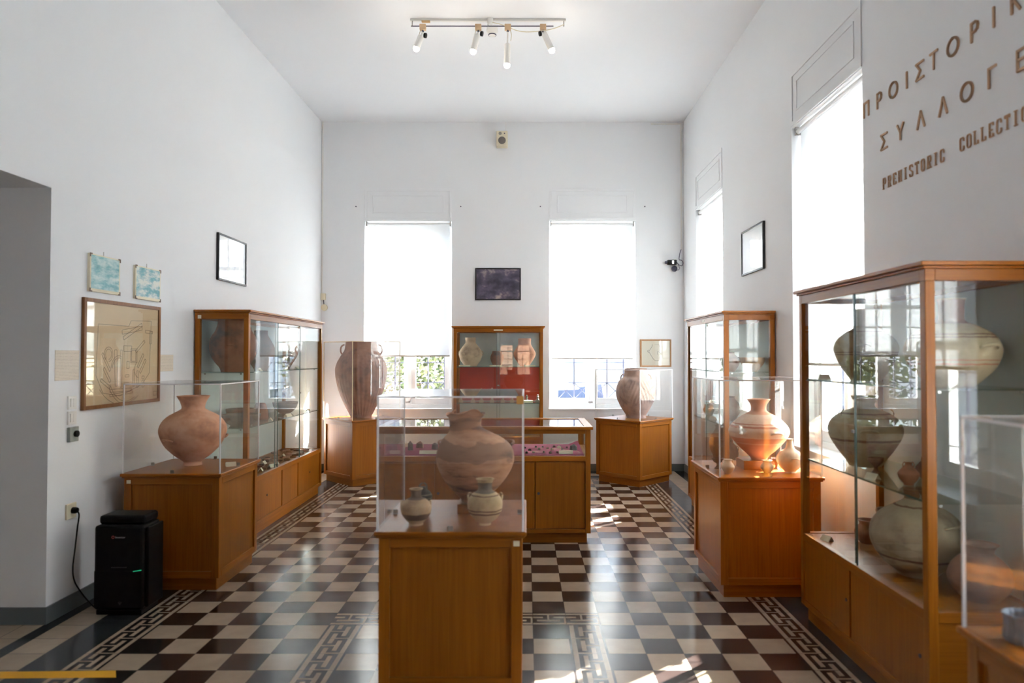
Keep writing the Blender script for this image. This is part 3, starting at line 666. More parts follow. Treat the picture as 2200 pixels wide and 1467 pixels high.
pot('jar', 'large round jar with brown swirls on the floor of the near right cabinet', 1968, 3.5, DK, prx, m, cat='jar', X=1.92, handles=(('h', 84, 1120, -1.2, 20), ('h', 84, 1120, 1.9, 20)))
prx = [(29, 632), (26, 638), (25, 660), (27, 680), (48, 690), (76, 707), (92, 733), (91, 755), (80, 780), (60, 802), (42, 820)]
m = pot_mat('red_neck_greenish_buff', (.48, .38, .23), (.56, .45, .29), (.36, .27, .16), paint(prx, 3.22, [(632, 684, (.22, .06, .04)), (706, 709, BR), (712, 715, BR), (760, 762, RD), (768, 771, RD)]))
pot('jar', 'big pale jar with dark red neck on the top shelf of the near right cabinet', 2062, 3.22, SH1, prx, m, cat='jar', X=1.935, handles=(('h', 88, 738, -1.3, 22), ('h', 88, 738, 1.8, 22)))
prx = [(20, 1108), (17, 1112), (16, 1118), (24, 1128), (25, 1138), (20, 1150), (14, 1158)]
pot('pot', 'small wide-mouthed pot left of the swirl-painted jar on the cabinet floor', 1863, 4.08, DK, prx, P_BURNT, cat='pot', handles=(('h', 24, 1132, -1.5, 6),))
prx = [(8, 985), (7, 990), (12, 996), (20, 1006), (21, 1012), (17, 1022), (10, 1030), (10, 1033)]
pot('stirrup_jar', 'squat dark stirrup jar at the right of the middle shelf in the near right cabinet', 1962, 3.42, SH2, prx, P_BURNT, cat='jar', X=1.84, handles=(('v', 8, 990, 0, 6), ('v', 8, 990, PI, 6)))
prx = [(7, 958), (6, 963), (10, 969), (17, 978), (18, 986), (13, 996), (8, 1003)]
pot('stirrup_jar', 'small brown stirrup jar behind the squat dark one in the near right cabinet', 1975, 3.60, SH2, prx, P_DARK, cat='jar', X=2.02, handles=(('v', 7, 962, .4, 5), ('v', 7, 962, PI + .4, 5)))
prx = [(16, 976), (15, 984), (8, 992), (4, 997), (5, 1003), (9, 1008)]
pot('stemmed_cup', 'small dark stemmed cup by the wide buff jar on the middle shelf', 1895, 3.78, SH2, prx, P_DARK, cat='cup', X=1.86)
prx = [(36, 1181), (30, 1187), (27, 1200), (42, 1214), (56, 1232), (62, 1255), (55, 1275), (42, 1290), (34, 1300)]
pot('vase', 'brown-pink vase on the floor at the near end of the near right cabinet', 2100, 3.14, DK, prx, P_RED, X=2.0)

# cabinet C
prx = [(32, 668), (31, 674), (32, 695), (37, 712), (46, 727), (48.5, 748), (45, 765), (36, 780), (28, 790), (25, 799)]
pot('jar', 'large dark brown jar filling the near end of the top shelf in the left cabinet', 497, 6.30, SH1, prx, P_BURNT, X=-2.60, cat='jar', handles=(('v', 47, 750, PI * .95, 8), ('h', 45, 745, -1.3, 8)))
prx = [(14, 706), (14, 715), (20, 726), (28, 742), (29, 755), (24, 772), (16, 785), (13, 791)]
pot('jar', 'dark jar second from the near end on the top shelf of the left cabinet', 565, 6.95, SH1, prx, P_DARK, X=-2.60, cat='jar', handles=(('v', 27, 745, PI, 6),))
prx = [(22, 735), (30, 742), (32, 752), (28, 765), (20, 778), (14, 789)]
b = MB(); zz = [zy(p[1], 7.8) for p in prx]; pr = smooth_prof([(p[0] * 7.8 / F, z - zz[-1]) for p, z in zip(prx, zz)])
b.lathe(pr, 20, a0=-.5, a1=1.5).lathe([(r - .012, z) for r, z in pr], 20, a0=-.5, a1=1.5)
n = 21
for i in range(len(pr) - 1):
    for k in (0, 20):
        A = i * n + k; Bq = len(pr) * n + i * n + k; b.f.append((A, A + n, Bq + n, Bq)); b.m.append(0)
for k in range(20):
    for i in (0, len(pr) - 1):
        A = i * n + k; Bq = len(pr) * n + i * n + k; b.f.append((A, A + 1, Bq + 1, Bq)); b.m.append(0)
fr = tag(b.build('jar_fragment', P_BURNT, smooth=True, loc=(-2.66, 7.75, SH1)), 'curved jar fragment with handle, far end of the left cabinet top shelf', 'jar fragment')
handle(fr, P_BURNT, 'v', .0, .17, -1.2, .03, dx=.06)
for lab, px, Y, row0, hw, h, mt, nm, X in (
        ('low wide grey bowl at the near end of the middle shelf in the left cabinet', 455, 6.28, 0, 40, 26, P_GREY, 'bowl', -2.52),
        ('dark bowl behind the low wide grey one in the left cabinet', 520, 6.62, 0, 30, 30, P_BURNT, 'bowl', -2.66),
        ('dark grey bowl at the far end of the middle shelf in the left cabinet', 625, 7.72, 0, 26, 24, P_GREY, 'bowl', -2.62)):
    q = [(hw, 0), (hw, h * .12), (hw * .9, h * .45), (hw * .66, h * .8), (hw * .4, h)]
    pot(nm, lab, px, Y, SH2, [(a, 880 + c) for a, c in q], mt, X=X, cat='bowl')
prx = [(9, 856), (12, 862), (16, 876), (17, 886), (16, 891)]
pot('cup', 'dark conical cup in the middle of the middle shelf in the left cabinet', 555, 6.95, SH2, prx, P_BURNT, X=-2.60, cat='cup')

# cabinet G
prx = [(11, 720), (11, 724), (11, 731), (16, 738), (23, 748), (25, 757), (22, 768), (16, 777), (13, 782)]
pot('jar', 'buff two-handled jar at the left of the top shelf in the red-backed cabinet', 1011, 9.55, SH1, prx, P_BUFF, cat='jar', handles=(('v', 23, 754, .15, 5.5), ('v', 23, 754, PI - .15, 5.5)))
prx = [(14, 722), (14, 725), (14, 735), (19, 744), (24, 754), (21, 764), (14, 775), (9, 782)]
pot('jar', 'reddish wide-necked jar at the right of the top shelf in the red-backed cabinet', 1127, 9.55, SH1, prx, P_TERRA, cat='jar', handles=(('h', 23, 756, -.9, 4),))
prx = [(10, 749), (11, 753), (14, 760), (14, 768), (10, 778), (8, 782)]
pot('pot', 'small brown pot between the two larger jars in the red-backed cabinet', 1068, 9.55, SH1, prx, P_BURNT, cat='pot')
for i, (px, lab) in enumerate(((998, 'left'), (1064, 'middle'), (1138, 'right'))):
    x = xy(px, 782, 9.42)
    tag(MB().box(x - .075, x + .075, 9.41, 9.425, SH1, SH1 + .022).build('caption_strip', PAPER), 'cream caption strip before the %s pot on the top shelf of the red-backed cabinet' % {'left': 'buff left', 'middle': 'small brown', 'right': 'reddish right'}[lab], 'caption', 'caption strips in the red-backed cabinet')
for i, (px, h) in enumerate(((990, .15), (1016, .145), (1034, .19), (1057, .20), (1080, .15), (1100, .15), (1132, .10), (1155, .105))):
    x = xy(px, 850, 9.55); b = MB()
    b.box(-.028, .028, -.02, .02, 0, .03)
    b.lathe([(.001, .03), (.016, .03), (.010, h * .5), (.019, h * .68), (.007, h * .78), (.012, h * .9), (.001, h)], 12)
    names = ['short idol at the far left', 'slim idol second from the left', 'tall idol third from the left', 'tallest idol, fourth from the left', 'slim idol just right of the tallest', 'slim idol sixth from the left', 'squat dark figurine seventh from the left', 'squat grey figurine at the far right']
    o = b.build('figurine', P_BUFF if i < 6 else P_GREY, smooth=True, loc=(x, 9.56, SH2)); tag(o, names[i] + ' of the red-backed shelf', 'figurine', 'figurines on the red-backed shelf')
tag(MB().box(xy(1118, 860, 9.42), xy(1145, 860, 9.42), 9.41, 9.45, SH2, SH2 + .03).build('caption_strip', PAPER), 'cream caption strip before the figurines on the red-backed shelf', 'caption')

# cabinet H
H_ = [('squat dark jar at the near left of the top shelf in the far right cabinet', 1580, 6.45, SH1, [(9, 757), (9, 761), (17, 770), (19, 782), (13, 794), (10, 798)], P_DARK, 1.86),
      ('wide low buff bowl on the top shelf of the far right cabinet', 1640, 6.42, SH1, [(26, 768), (26, 772), (23, 782), (14, 794), (10, 798)], P_BUFF, 2.05),
      ('dark round jar on the middle shelf of the far right cabinet', 1575, 6.8, SH2, [(12, 850), (11, 854), (20, 866), (23, 880), (15, 895), (10, 902)], P_GREY, 1.95),
      ('cooking pot with loop handles on the floor of the far right cabinet', 1532, 6.75, DK, [(14, 935), (13, 939), (23, 950), (26, 966), (20, 985), (14, 997)], P_DARK, 1.90),
      ('large dark jar at the back of the floor of the far right cabinet', 1556, 7.2, DK, [(14, 905), (12, 912), (22, 930), (25, 950), (18, 970), (12, 984)], P_BURNT, 1.98),
      ('small dark cup on the middle shelf at the far end of the far right cabinet', 1510, 7.3, SH2, [(9, 862), (9, 866), (12, 874), (8, 884), (6, 888)], P_BURNT, 1.88)]
for lab, px, Y, bz, pr, mt, X in H_:
    pot('jar', lab, px, Y, bz, pr, mt, X=X, cat='jar', handles=(('v', pr[2][0], pr[2][1] + 4, PI, 6), ('v', pr[2][0], pr[2][1] + 4, 0, 6)) if 'loop' in lab or 'squat' in lab else ())

# ------------------------------------------------------------------ tent cards
def card(x, y, z, rz, w_, label, group='cream tent cards in the cases', h=.03):
    b = MB(); t = .0012; d = .022
    for s in (-1, 1):
        b.quad([(-w_ / 2, s * d, 0), (w_ / 2, s * d, 0), (w_ / 2, 0, h), (-w_ / 2, 0, h)][::s])
        b.quad([(-w_ / 2, s * (d - t * 2), 0), (w_ / 2, s * (d - t * 2), 0), (w_ / 2, 0, h - t * 2), (-w_ / 2, 0, h - t * 2)][::-s])
        for e in (-1, 1): b.quad([(e * w_ / 2, s * d, 0), (e * w_ / 2, s * (d - t * 2), 0), (e * w_ / 2, 0, h - t * 2), (e * w_ / 2, 0, h)])
        b.quad([(-w_ / 2, s * d, 0), (w_ / 2, s * d, 0), (w_ / 2, s * (d - 2 * t), 0), (-w_ / 2, s * (d - 2 * t), 0)])
    o = b.build('tent_card', PAPER, loc=(x, y, z), rotz=rz); return tag(o, label, 'card', group)
card(-2.13, 5.13, .79, .5, .07, 'cream tent card right of the plain orange vase')
card(-2.45, 6.52, SH1, PI / 2 + .2, .10, 'cream tent card before the large brown jar on the left cabinet top shelf')
card(-2.44, 7.55, SH1, PI / 2, .08, 'cream tent card before the jar fragment on the left cabinet top shelf')
card(-2.44, 6.78, SH2, PI / 2 + .3, .10, 'cream tent card by the conical cup on the left cabinet middle shelf')
card(-2.44, 7.28, SH2, PI / 2 - .2, .10, 'cream tent card mid-way along the left cabinet middle shelf')
card(-2.44, 7.95, SH2, PI / 2, .07, 'cream tent card at the far end of the left cabinet middle shelf')
for i, (x, y, a) in enumerate(((-2.45, 6.38, .6), (-2.47, 6.62, .3), (-2.46, 7.02, .25), (-2.60, 7.05, .1), (-2.58, 7.55, .2), (-2.47, 7.83, .6), (-2.45, 6.85, -.3))):
    w_ = ['nearest the pedestal', 'second from the pedestal', 'fourth from the pedestal', 'set back mid-way', 'at the far back', 'at the far end', 'third from the pedestal'][i]
    card(x, y, DK, PI / 2 + a, .085, 'cream tent card among sherds on the left cabinet floor, ' + w_)
card(1.76, 4.18, SH1, 2.2, .06, 'small tent card at the far front of the near right cabinet top shelf')
card(1.745, 3.58, SH2, 1.9, .07, 'small tent card at the front of the near right cabinet middle shelf')
card(1.745, 4.13, DK, 1.9, .07, 'small tent card on the floor of the near right cabinet at its far corner')
card(1.84, 6.6, SH1, 1.9, .08, 'small tent card by the squat dark jar in the far right cabinet')
card(1.83, 6.95, SH2, 1.9, .08, 'small tent card on the middle shelf of the far right cabinet')

# ------------------------------------------------------------------ sherds in the left cabinet, finds in the table
def sherd(name, x, y, z, s, mat, label, group, cat='sherd', flat=.25):
    b = MB(); n = random.randint(5, 7); a0 = random.random() * 6; pts = []
    for k in range(n):
        a = a0 + 2 * PI * k / n; rr = s * random.uniform(.7, 1.1); pts.append((rr * math.cos(a), rr * math.sin(a) * .8))
    h = s * flat; k0 = len(b.v)
    b.v += [(p[0], p[1], 0) for p in pts] + [(p[0] * .88, p[1] * .88, h) for p in pts] + [(0, 0, h * 1.5)]
    b.f.append(tuple(range(n))[::-1]); b.m.append(0)
    for k in range(n):
        b.f.append((k, (k + 1) % n, n + (k + 1) % n, n + k)); b.m.append(0); b.f.append((n + k, n + (k + 1) % n, 2 * n)); b.m.append(0)
    o = b.build(name, mat, loc=(x, y, z), rotz=random.random() * 6, bevel=0); return tag(o, label, cat, group)
cards_xy = [(-2.45, 6.38), (-2.47, 6.62), (-2.46, 7.02), (-2.60, 7.05), (-2.58, 7.55), (-2.47, 7.83), (-2.45, 6.85)]
placed = []; tries = 0
while len(placed) < 46 and tries < 5000:
    tries += 1; x = random.uniform(-2.76, -2.45); y = random.uniform(6.16, 8.12); s = random.uniform(.035, .06)
    if all((x - a) ** 2 + (y - b_) ** 2 > (s + c) ** 2 * .95 for a, b_, c in placed) and all((x - a) ** 2 + (y - b_) ** 2 > (s + .045) ** 2 for a, b_ in cards_xy):
        placed.append((x, y, s)); sherd('sherd', x, y, DK, s, random.choice([P_DARK, P_BURNT, P_RED, P_BROWN]), 'flat brown pottery sherd lying among the others on the left cabinet floor', 'sherds on the left cabinet floor', flat=.3)
finds = [(1131, 974), (1138, 968), (1146, 973), (1158, 966), (1168, 972), (1176, 964), (1182, 974), (1186, 967), (1197, 973), (1208, 966), (1128, 963), (1151, 961), (1166, 961), (1190, 961), (1218, 962)]
for px, py in finds:
    Y = min(6.6, 1284 / (py - 765) + .0); x = xy(px, py, Y); z = tray_z(Y)
    o = sherd('small_find', x, Y, z + .001, .011 + .006 * random.random(), random.choice([P_GREY, DARKW, P_DARK]), 'tiny dark find scattered on the right half of the magenta tray', 'small finds on the magenta tray', 'find', .9)
Yc = 6.16
for px, py, s, mt, lab, fl in ((1233, 967, .045, P_GREY, 'dark grey lump at the right end of the magenta tray', .8), (1201, 963, .03, P_CREAM, 'white stone chip on the magenta tray near its right end', .5),
                               (881, 967, .035, P_GREY, 'black conical find left of centre on the magenta tray', 1.6), (868, 960, .05, P_CREAM, 'pale lump behind the black conical find on the magenta tray', .6),
                               (903, 962, .05, P_BURNT, 'brown lump with pale side on the magenta tray', .8), (934, 965, .05, P_GREY, 'grey and white lump close to the amphora on the magenta tray', .8), (842, 968, .06, P_GREY, 'large grey lump at the left end of the magenta tray', .7)):
    Y = 1284 / (py - 765) + .02; sherd('find', xy(px, py, Y), Y, tray_z(Y) + .001, s, mt, lab, 'larger finds on the magenta tray', 'find', fl)
for px, lab, w_ in ((1216, 'cream card at the right end of the magenta tray', .12), (922, 'long cream card left of the amphora on the magenta tray', .17), (848, 'cream card at the left end of the magenta tray', .09)):
    card(xy(px, 972, 6.11), 6.13, tray_z(6.14) + .002, 0, w_, lab, 'cream cards on the magenta tray', h=.028)

# ------------------------------------------------------------------ framed pictures and papers on the walls
def noisepic(name, cols, scale, streak=(1, 1, 1), rough=.3):
    m, nt, p, N, L = newmat(name); tc = N('ShaderNodeTexCoord'); mp = N('ShaderNodeMapping'); mp.inputs['Scale'].default_value = streak; L(tc.outputs['Object'], mp.inputs[0])
    t = N('ShaderNodeTexNoise'); t.inputs['Scale'].default_value = scale; t.inputs['Detail'].default_value = 8; t.inputs['Roughness'].default_value = .65; L(mp.outputs[0], t.inputs['Vector'])
    r = N('ShaderNodeValToRGB'); e = r.color_ramp.elements; n = len(cols)
    e[0].position = .33; e[0].color = (*cols[0], 1); e[1].position = .68; e[1].color = (*cols[-1], 1)
    for i in range(1, n - 1): x = e.new(.33 + .35 * i / (n - 1)); x.color = (*cols[i], 1)
    L(t.outputs['Fac'], r.inputs[0]); L(r.outputs[0], p.inputs['Base Color']); p.inputs['Roughness'].default_value = rough; return m
def frame(name, loc, rz, W, H, fw, fd, fm, pic, label, cat='picture', cover=None, mount=None, draw=None):
    """local x along the wall, z up, y<0 into the room; origin bottom-left corner"""
    r = empty(name, loc, rz, label=label, cat=cat)
    MB().box(0, fw, -fd, 0, 0, H).box(W - fw, W, -fd, 0, 0, H).box(fw, W - fw, -fd, 0, 0, fw).box(fw, W - fw, -fd, 0, H - fw, H).build('frame', fm, r, bevel=.002)
    MB().box(fw * .9, W - fw * .9, -fd * .55, -.001, fw * .9, H - fw * .9).build('picture', pic, r)
    if mount: MB().box(fw + mount, W - fw - mount, -fd * .55 - .001, -fd * .55, fw + mount, H - fw - mount).build('print', draw, r)
    if cover: MB().box(fw * .9, W - fw * .9, -fd * .8, -fd * .8 + .002, fw * .9, H - fw * .9).build('cover_glass', cover, r)
    return r
CG_ = glass('picture_glass', (.99, .99, .99), .05)
TAN = plain('aged_map_paper', (.80, .62, .38), .7, noise=.06, nscale=4); OAKF = wood('oak_frame', 'z', (.28, .12, .04), (.17, .07, .025)); INK = plain('brown_ink', (.13, .08, .05), .8)
INKD = plain('black_ink', (.03, .03, .03), .8)
fm_ = frame('framed_site_plan', (XL, 4.52, 1.236), PI / 2, .945, .725, .026, .022, OAKF, TAN, 'large framed site plan on yellowed paper, left wall', 'site plan', cover=CG_)
b = MB(); y = -.0128
def pl(pts, w_=.0024, close=False, closed=None):
    pts = list(pts)
    if close: pts.append(pts[0])
    for p, q in zip(pts, pts[1:]):
        if (Vector(p) - Vector(q)).length > 1e-4: b.bar((p[0], y, p[1]), (q[0], y, q[1]), w_, .0006, up=(0, 1, 0))
def rr_(x, z, w_, h, a=0):
    c, s = math.cos(a), math.sin(a); return [(x + u * c - v * s, z + u * s + v * c) for u, v in ((0, 0), (w_, 0), (w_, h), (0, h))]
pl([(.16, .56), (.52, .56), (.55, .60), (.82, .61), (.80, .22), (.70, .14), (.42, .07), (.22, .10), (.14, .22), (.16, .56)])
for q in (rr_(.44, .50, .26, .03, .15), rr_(.46, .46, .26, .025, .42), rr_(.74, .52, .10, .02, -.05), rr_(.80, .44, .03, .09), rr_(.55, .30, .08, .10), rr_(.56, .31, .055, .08), rr_(.36, .14, .03, .25, .05), rr_(.42, .13, .02, .26), rr_(.47, .14, .06, .02), rr_(.48, .2, .05, .015), rr_(.65, .26, .12, .02, .9), rr_(.68, .22, .12, .02, .9), rr_(.3, .1, .26, .02), rr_(.3, .07, .28, .015, .05), rr_(.58, .13, .02, .12), rr_(.63, .12, .02, .12), rr_(.19, .18, .12, .02, -.5), rr_(.22, .26, .12, .02, -.9), rr_(.2, .36, .15, .018, -.9), rr_(.70, .12, .03, .02), rr_(.70, .15, .03, .02), rr_(.70, .18, .03, .02), rr_(.62, .37, .14, .02, .6), rr_(.46, .38, .10, .04), rr_(.5, .26, .03, .05), rr_(.86, .05, .05, .03)): pl(q, close=True)
for cx, cz, r1, a0, a1 in ((.28, .36, .05, -1.5, 4), (.28, .36, .035, -1.5, 4), (.40, .26, .09, 1.2, 3.1), (.40, .26, .075, 1.2, 3.1), (.66, .25, .06, 2, 4.6), (.5, .25, .24, 3.6, 5.4), (.5, .25, .22, 3.6, 5.2), (.45, .38, .37, 3.9, 5.2)):
    pl([(cx + r1 * math.cos(a0 + (a1 - a0) * k / 14), cz + r1 * math.sin(a0 + (a1 - a0) * k / 14)) for k in range(15)])
b.build('plan_drawing', INK, fm_)
TEAL = noisepic('teal_landscape_print', [(.05, .22, .26), (.13, .36, .40), (.40, .60, .58), (.66, .74, .68)], 9, (1, 1, 3))
TEAL2 = noisepic('teal_hillside_print', [(.06, .25, .30), (.12, .36, .42), (.66, .72, .66), (.72, .74, .66)], 8, (1, 1, 2.5))
def clip_pic(y0, y1, z0, z1, pm, label):
    W, H = y1 - y0, z1 - z0; r = empty('clip_framed_print', (XL, y0, z0), PI / 2, label=label, cat='print')
    MB().box(0, W, -.018, 0, 0, H).build('backing_board', PAPER, r, bevel=.002)
    MB().box(.012, W - .012, -.0186, -.018, .02, H - .008).build('print', pm, r)
    for x in (.0, W):
        for z in (0, H):
            sx, sz = (1 if x == 0 else -1), (1 if z == 0 else -1)
            MB().box(x - sx * .003, x + sx * .022, -.021, -.0186, z - sz * .003, z + sz * .006).box(x - sx * .003, x + sx * .006, -.021, -.0186, z, z + sz * .022).build('corner_clip', plain('rusty_clip', (.16, .10, .07), .5, .4), r)
    MB().bar((W / 2, -.004, H), (W / 2, -.004, H + .03), .003).build('hanger', METAL, r)
clip_pic(4.575, 4.915, 2.005, 2.252, TEAL, 'small clip-framed teal landscape print, left one above the site plan')
clip_pic(5.11, 5.46, 2.0, 2.243, TEAL2, 'small clip-framed teal hillside print, right one above the site plan')
PALE = noisepic('pale_sketch_print', [(.22, .23, .38), (.48, .50, .58), (.66, .67, .68), (.70, .70, .70)], 7)
PALE2 = noisepic('faint_sketch_print', [(.62, .63, .66), (.70, .71, .72), (.74, .75, .75), (.76, .76, .76)], 6)
ROCK = noisepic('dark_rock_photo', [(.008, .008, .03), (.05, .042, .085), (.15, .12, .19), (.6, .5, .45)], 5, (1, 1, 1.3))
frame('framed_picture', (XL, 6.478, 2.285), PI / 2, .652, .435, .017, .024, BLK, PALE, 'thin black frame with pale sketch high on the left wall', cover=CG_)
frame('framed_picture', (XR, 7.118, 2.385), -PI / 2, .655, .44, .017, .024, BLK, PALE2, 'thin black frame with faint white print on the right wall between windows', cover=CG_)
frame('framed_photograph', (-.703, YF, 2.357), 0, .632, .446, .017, .022, BLK, ROCK, 'black framed dark photograph of rocks above the red-backed cabinet', 'photograph', cover=CG_)
f2 = frame('framed_vase_drawing', (1.578, YF, 1.435), 0, .43, .38, .02, .018, plain('light_oak_frame', (.42, .22, .09), .45, noise=.15, nscale=20), plain('cream_drawing_paper', (.74, .70, .58), .6), 'small oak-framed ink drawing of a vase profile beside the right far window', 'drawing', cover=CG_)
b = MB(); y = -.0105
pl([(.17, .31), (.165, .28), (.13, .23), (.12, .21), (.15, .16), (.18, .11), (.21, .085), (.27, .085)], .004); pl([(.12, .235), (.105, .225), (.105, .205), (.12, .2)], .004)
pl([(.20, .31), (.26, .31), (.27, .27)], .0015); pl([(.24, .17), (.24, .21), (.28, .2)], .003); b.build('vase_drawing', INKD, f2)
def lined(name):
    m, nt, p, N, L = newmat(name); tc = N('ShaderNodeTexCoord'); sp = N('ShaderNodeSeparateXYZ'); L(tc.outputs['Object'], sp.inputs[0])
    a = N('ShaderNodeMath'); a.operation = 'MULTIPLY'; a.inputs[1].default_value = 110; L(sp.outputs['Z'], a.inputs[0]); f = N('ShaderNodeMath'); f.operation = 'FRACT'; L(a.outputs[0], f.inputs[0])
    g = N('ShaderNodeMath'); g.operation = 'LESS_THAN'; g.inputs[1].default_value = .4; L(f.outputs[0], g.inputs[0])
    t = N('ShaderNodeTexNoise'); t.inputs['Scale'].default_value = 120; L(tc.outputs['Object'], t.inputs['Vector']); k = N('ShaderNodeMath'); k.operation = 'MULTIPLY'; L(g.outputs[0], k.inputs[0]); L(t.outputs['Fac'], k.inputs[1])
    mx = N('ShaderNodeMixRGB'); mx.inputs[1].default_value = (.82, .74, .62, 1); mx.inputs[2].default_value = (.40, .32, .26, 1); L(k.outputs[0], mx.inputs[0]); L(mx.outputs[0], p.inputs['Base Color']); p.inputs['Roughness'].default_value = .6; return m
LN = lined('typed_sheet')
tag(MB().box(0, .228, -.003, 0, 0, .185).build('text_panel', LN, loc=(XL, 4.272, 1.434), rotz=PI / 2), 'pinkish typed information sheet on the wall left of the site plan', 'text panel')
tag(MB().box(0, .225, -.003, 0, 0, .13).build('text_panel', LN, loc=(XL, 5.475, 1.464), rotz=PI / 2), 'small cream typed sheet on the wall right of the site plan', 'text panel')

# ------------------------------------------------------------------ switches, socket, cable, dehumidifier
def switch(z0, label):
    r = empty('light_switch', (XL, 4.39, z0), PI / 2, label=label, cat='switch'); MB().box(0, .082, -.01, 0, 0, .082).build('wall_plate', WHITE, r, bevel=.002)
    MB().box(.018, .040, -.015, -.01, .015, .067).build('rocker', WHITE, r, bevel=.001); MB().box(.042, .064, -.015, -.01, .015, .067).build('rocker', WHITE, r, bevel=.001)
switch(1.252, 'white double light switch, upper of two, left of the site plan'); switch(1.158, 'white double light switch, lower of two, above the grey key switch')
r = empty('key_switch', (XL, 4.392, 1.05), PI / 2, label='grey wall box with round black key switch below the light switches', cat='switch')
MB().box(0, .085, -.022, 0, 0, .092).build('wall_box', GREYP, r, bevel=.003)
MB().lathe([(.001, .0), (.02, 0), (.02, .014), (.012, .016), (.001, .016)], 20).xf(Matrix.Translation((.052, -.022, .048)) @ Matrix.Rotation(PI / 2, 4, 'X')).build('key_barrel', BLACK, r, smooth=True)
r = empty('wall_socket', (XL, 4.385, .572), PI / 2, label='cream wall socket with black plug near the dehumidifier', cat='socket')
MB().box(0, .095, -.012, 0, 0, .095).build('socket_plate', IVORY, r, bevel=.003)
r = empty('power_cord', (XL, 4.385, .572), PI / 2, label='black power cord and plug running from the cream wall socket', cat='cord')
MB().lathe([(.001, .0), (.02, 0), (.02, .018), (.016, .03), (.001, .032)], 18).xf(Matrix.Translation((.056, -.0125, .05)) @ Matrix.Rotation(PI / 2, 4, 'X')).build('plug', BLACK, r, smooth=True)
cp = [(.056, -.04, .045), (.056, -.052, .02), (.052, -.045, -.06), (.04, -.04, -.18), (.02, -.04, -.30), (.03, -.045, -.38), (.05, -.07, -.45), (.07, -.11, -.52), (.075, -.15, -.56), (.07, -.19, -.566), (.06, -.245, -.566)]
MB().tube(smooth_prof(cp, 5), .0045, 8).build('cable', BLACK, r, smooth=True)
# dehumidifier
dx0, dx1, dy0, dy1 = -2.645, -2.325, 4.36, 4.57
r = empty('dehumidifier', (dx0, dy0, 0), 0, label='black upright portable dehumidifier by the left wall with green indicator light', cat='dehumidifier')
W, D = dx1 - dx0, dy1 - dy0
MB().box(.012, W - .03, .01, D, 0, .03).build('base', BLACK, r, bevel=.004)
MB().box(.0, W - .02, 0, D, .03, .545).build('body', BLACK, r, bevel=.018)
b = MB(); b.box(.012, W - .028, .03, D - .005, .545, .60); b.build('top_cover', BLACK, r, bevel=.016)
MB().box(W - .02, W, .03, D, .04, .53).build('side_grille', BLACK, r, bevel=.006)
MB().box(.006, W - .026, -.003, 0, .05, .27).build('water_tank', BLACK, r, bevel=.004)
MB().bar((.245, -.004, .268), (.295, -.004, .276), .004, .003, up=(0, 1, 0)).build('green_light', plain('green_led', (.01, .5, .2), .4, emit=.12), r)
g = MB()
for k in range(12): g.box(.11 + k * .008, .114 + k * .008, -.0016, 0, .288, .294)
g.build('control_dots', plain('grey_print', (.07, .07, .07), .5), r)
MB().lathe([(.006, 0), (.009, 0), (.009, .0008), (.006, .0008)], 20).xf(Matrix.Translation((.118, -.0006, .475)) @ Matrix.Rotation(PI / 2, 4, 'X')).build('round_emblem', plain('red_emblem', (.5, .12, .12), .5), r)
def text(s, size, mat, parent, loc, rot, name='logo_text', ext=.0003):
    c = bpy.data.curves.new(name, 'FONT'); c.body = s; c.size = size; c.extrude = ext; c.materials.append(mat)
    t = bpy.data.objects.new(name, c); COL.objects.link(t); bpy.context.view_layer.update()
    me = bpy.data.meshes.new_from_object(t.evaluated_get(bpy.context.evaluated_depsgraph_get())); bpy.data.objects.remove(t)
    o = bpy.data.objects.new(name, me); COL.objects.link(o); o.parent = parent; o.location = loc; o.rotation_euler = rot; return o
text('Inventor', .018, plain('pale_print', (.5, .5, .52), .5), r, (.131, -.0008, .469), (PI / 2, 0, 0))
e = MB()
for a in (-.6, -.2, .2, .6): e.bar((.165, -.0035, .065), (.165 + .02 * math.sin(a), -.0035, .065 + .02 * math.cos(a)), .0022, .0008, up=(0, 1, 0))
e.build('leaf_emblem', plain('grey_print_b', (.09, .09, .09), .5), r)

# ------------------------------------------------------------------ wall and ceiling fixtures
r = empty('wall_speaker', (-.33, YF, 4.467), 0, label='cream loudspeaker high on the far wall below the ceiling', cat='speaker')
MB().box(-.077, .077, -.12, -.015, 0, .213).build('cabinet', IVORY, r, bevel=.006)
MB().box(-.01, .01, -.03, 0, .19, .235).box(-.03, .03, -.02, 0, .02, .19).build('bracket', METAL, r)
def disc(r0, d=.003): return MB().lathe([(.0001, 0), (r0, 0), (r0, d), (.0001, d)], 28)
RX = Matrix.Rotation(PI / 2, 4, 'X')
disc(.052).xf(Matrix.Translation((0, -.12, .082)) @ RX).build('woofer', plain('speaker_mesh', (.16, .14, .12), .7), r)
disc(.022).xf(Matrix.Translation((-.025, -.12, .178)) @ RX).build('tweeter', plain('tweeter_grey', (.30, .28, .24), .5), r)
disc(.008).xf(Matrix.Translation((.035, -.12, .178)) @ RX).build('port', DKM, r)
MB().tube([(.05, -.01, .2), (.052, -.008, .3), (.05, -.006, .373)], .003, 8).build('cable', WHITE, r, smooth=True)
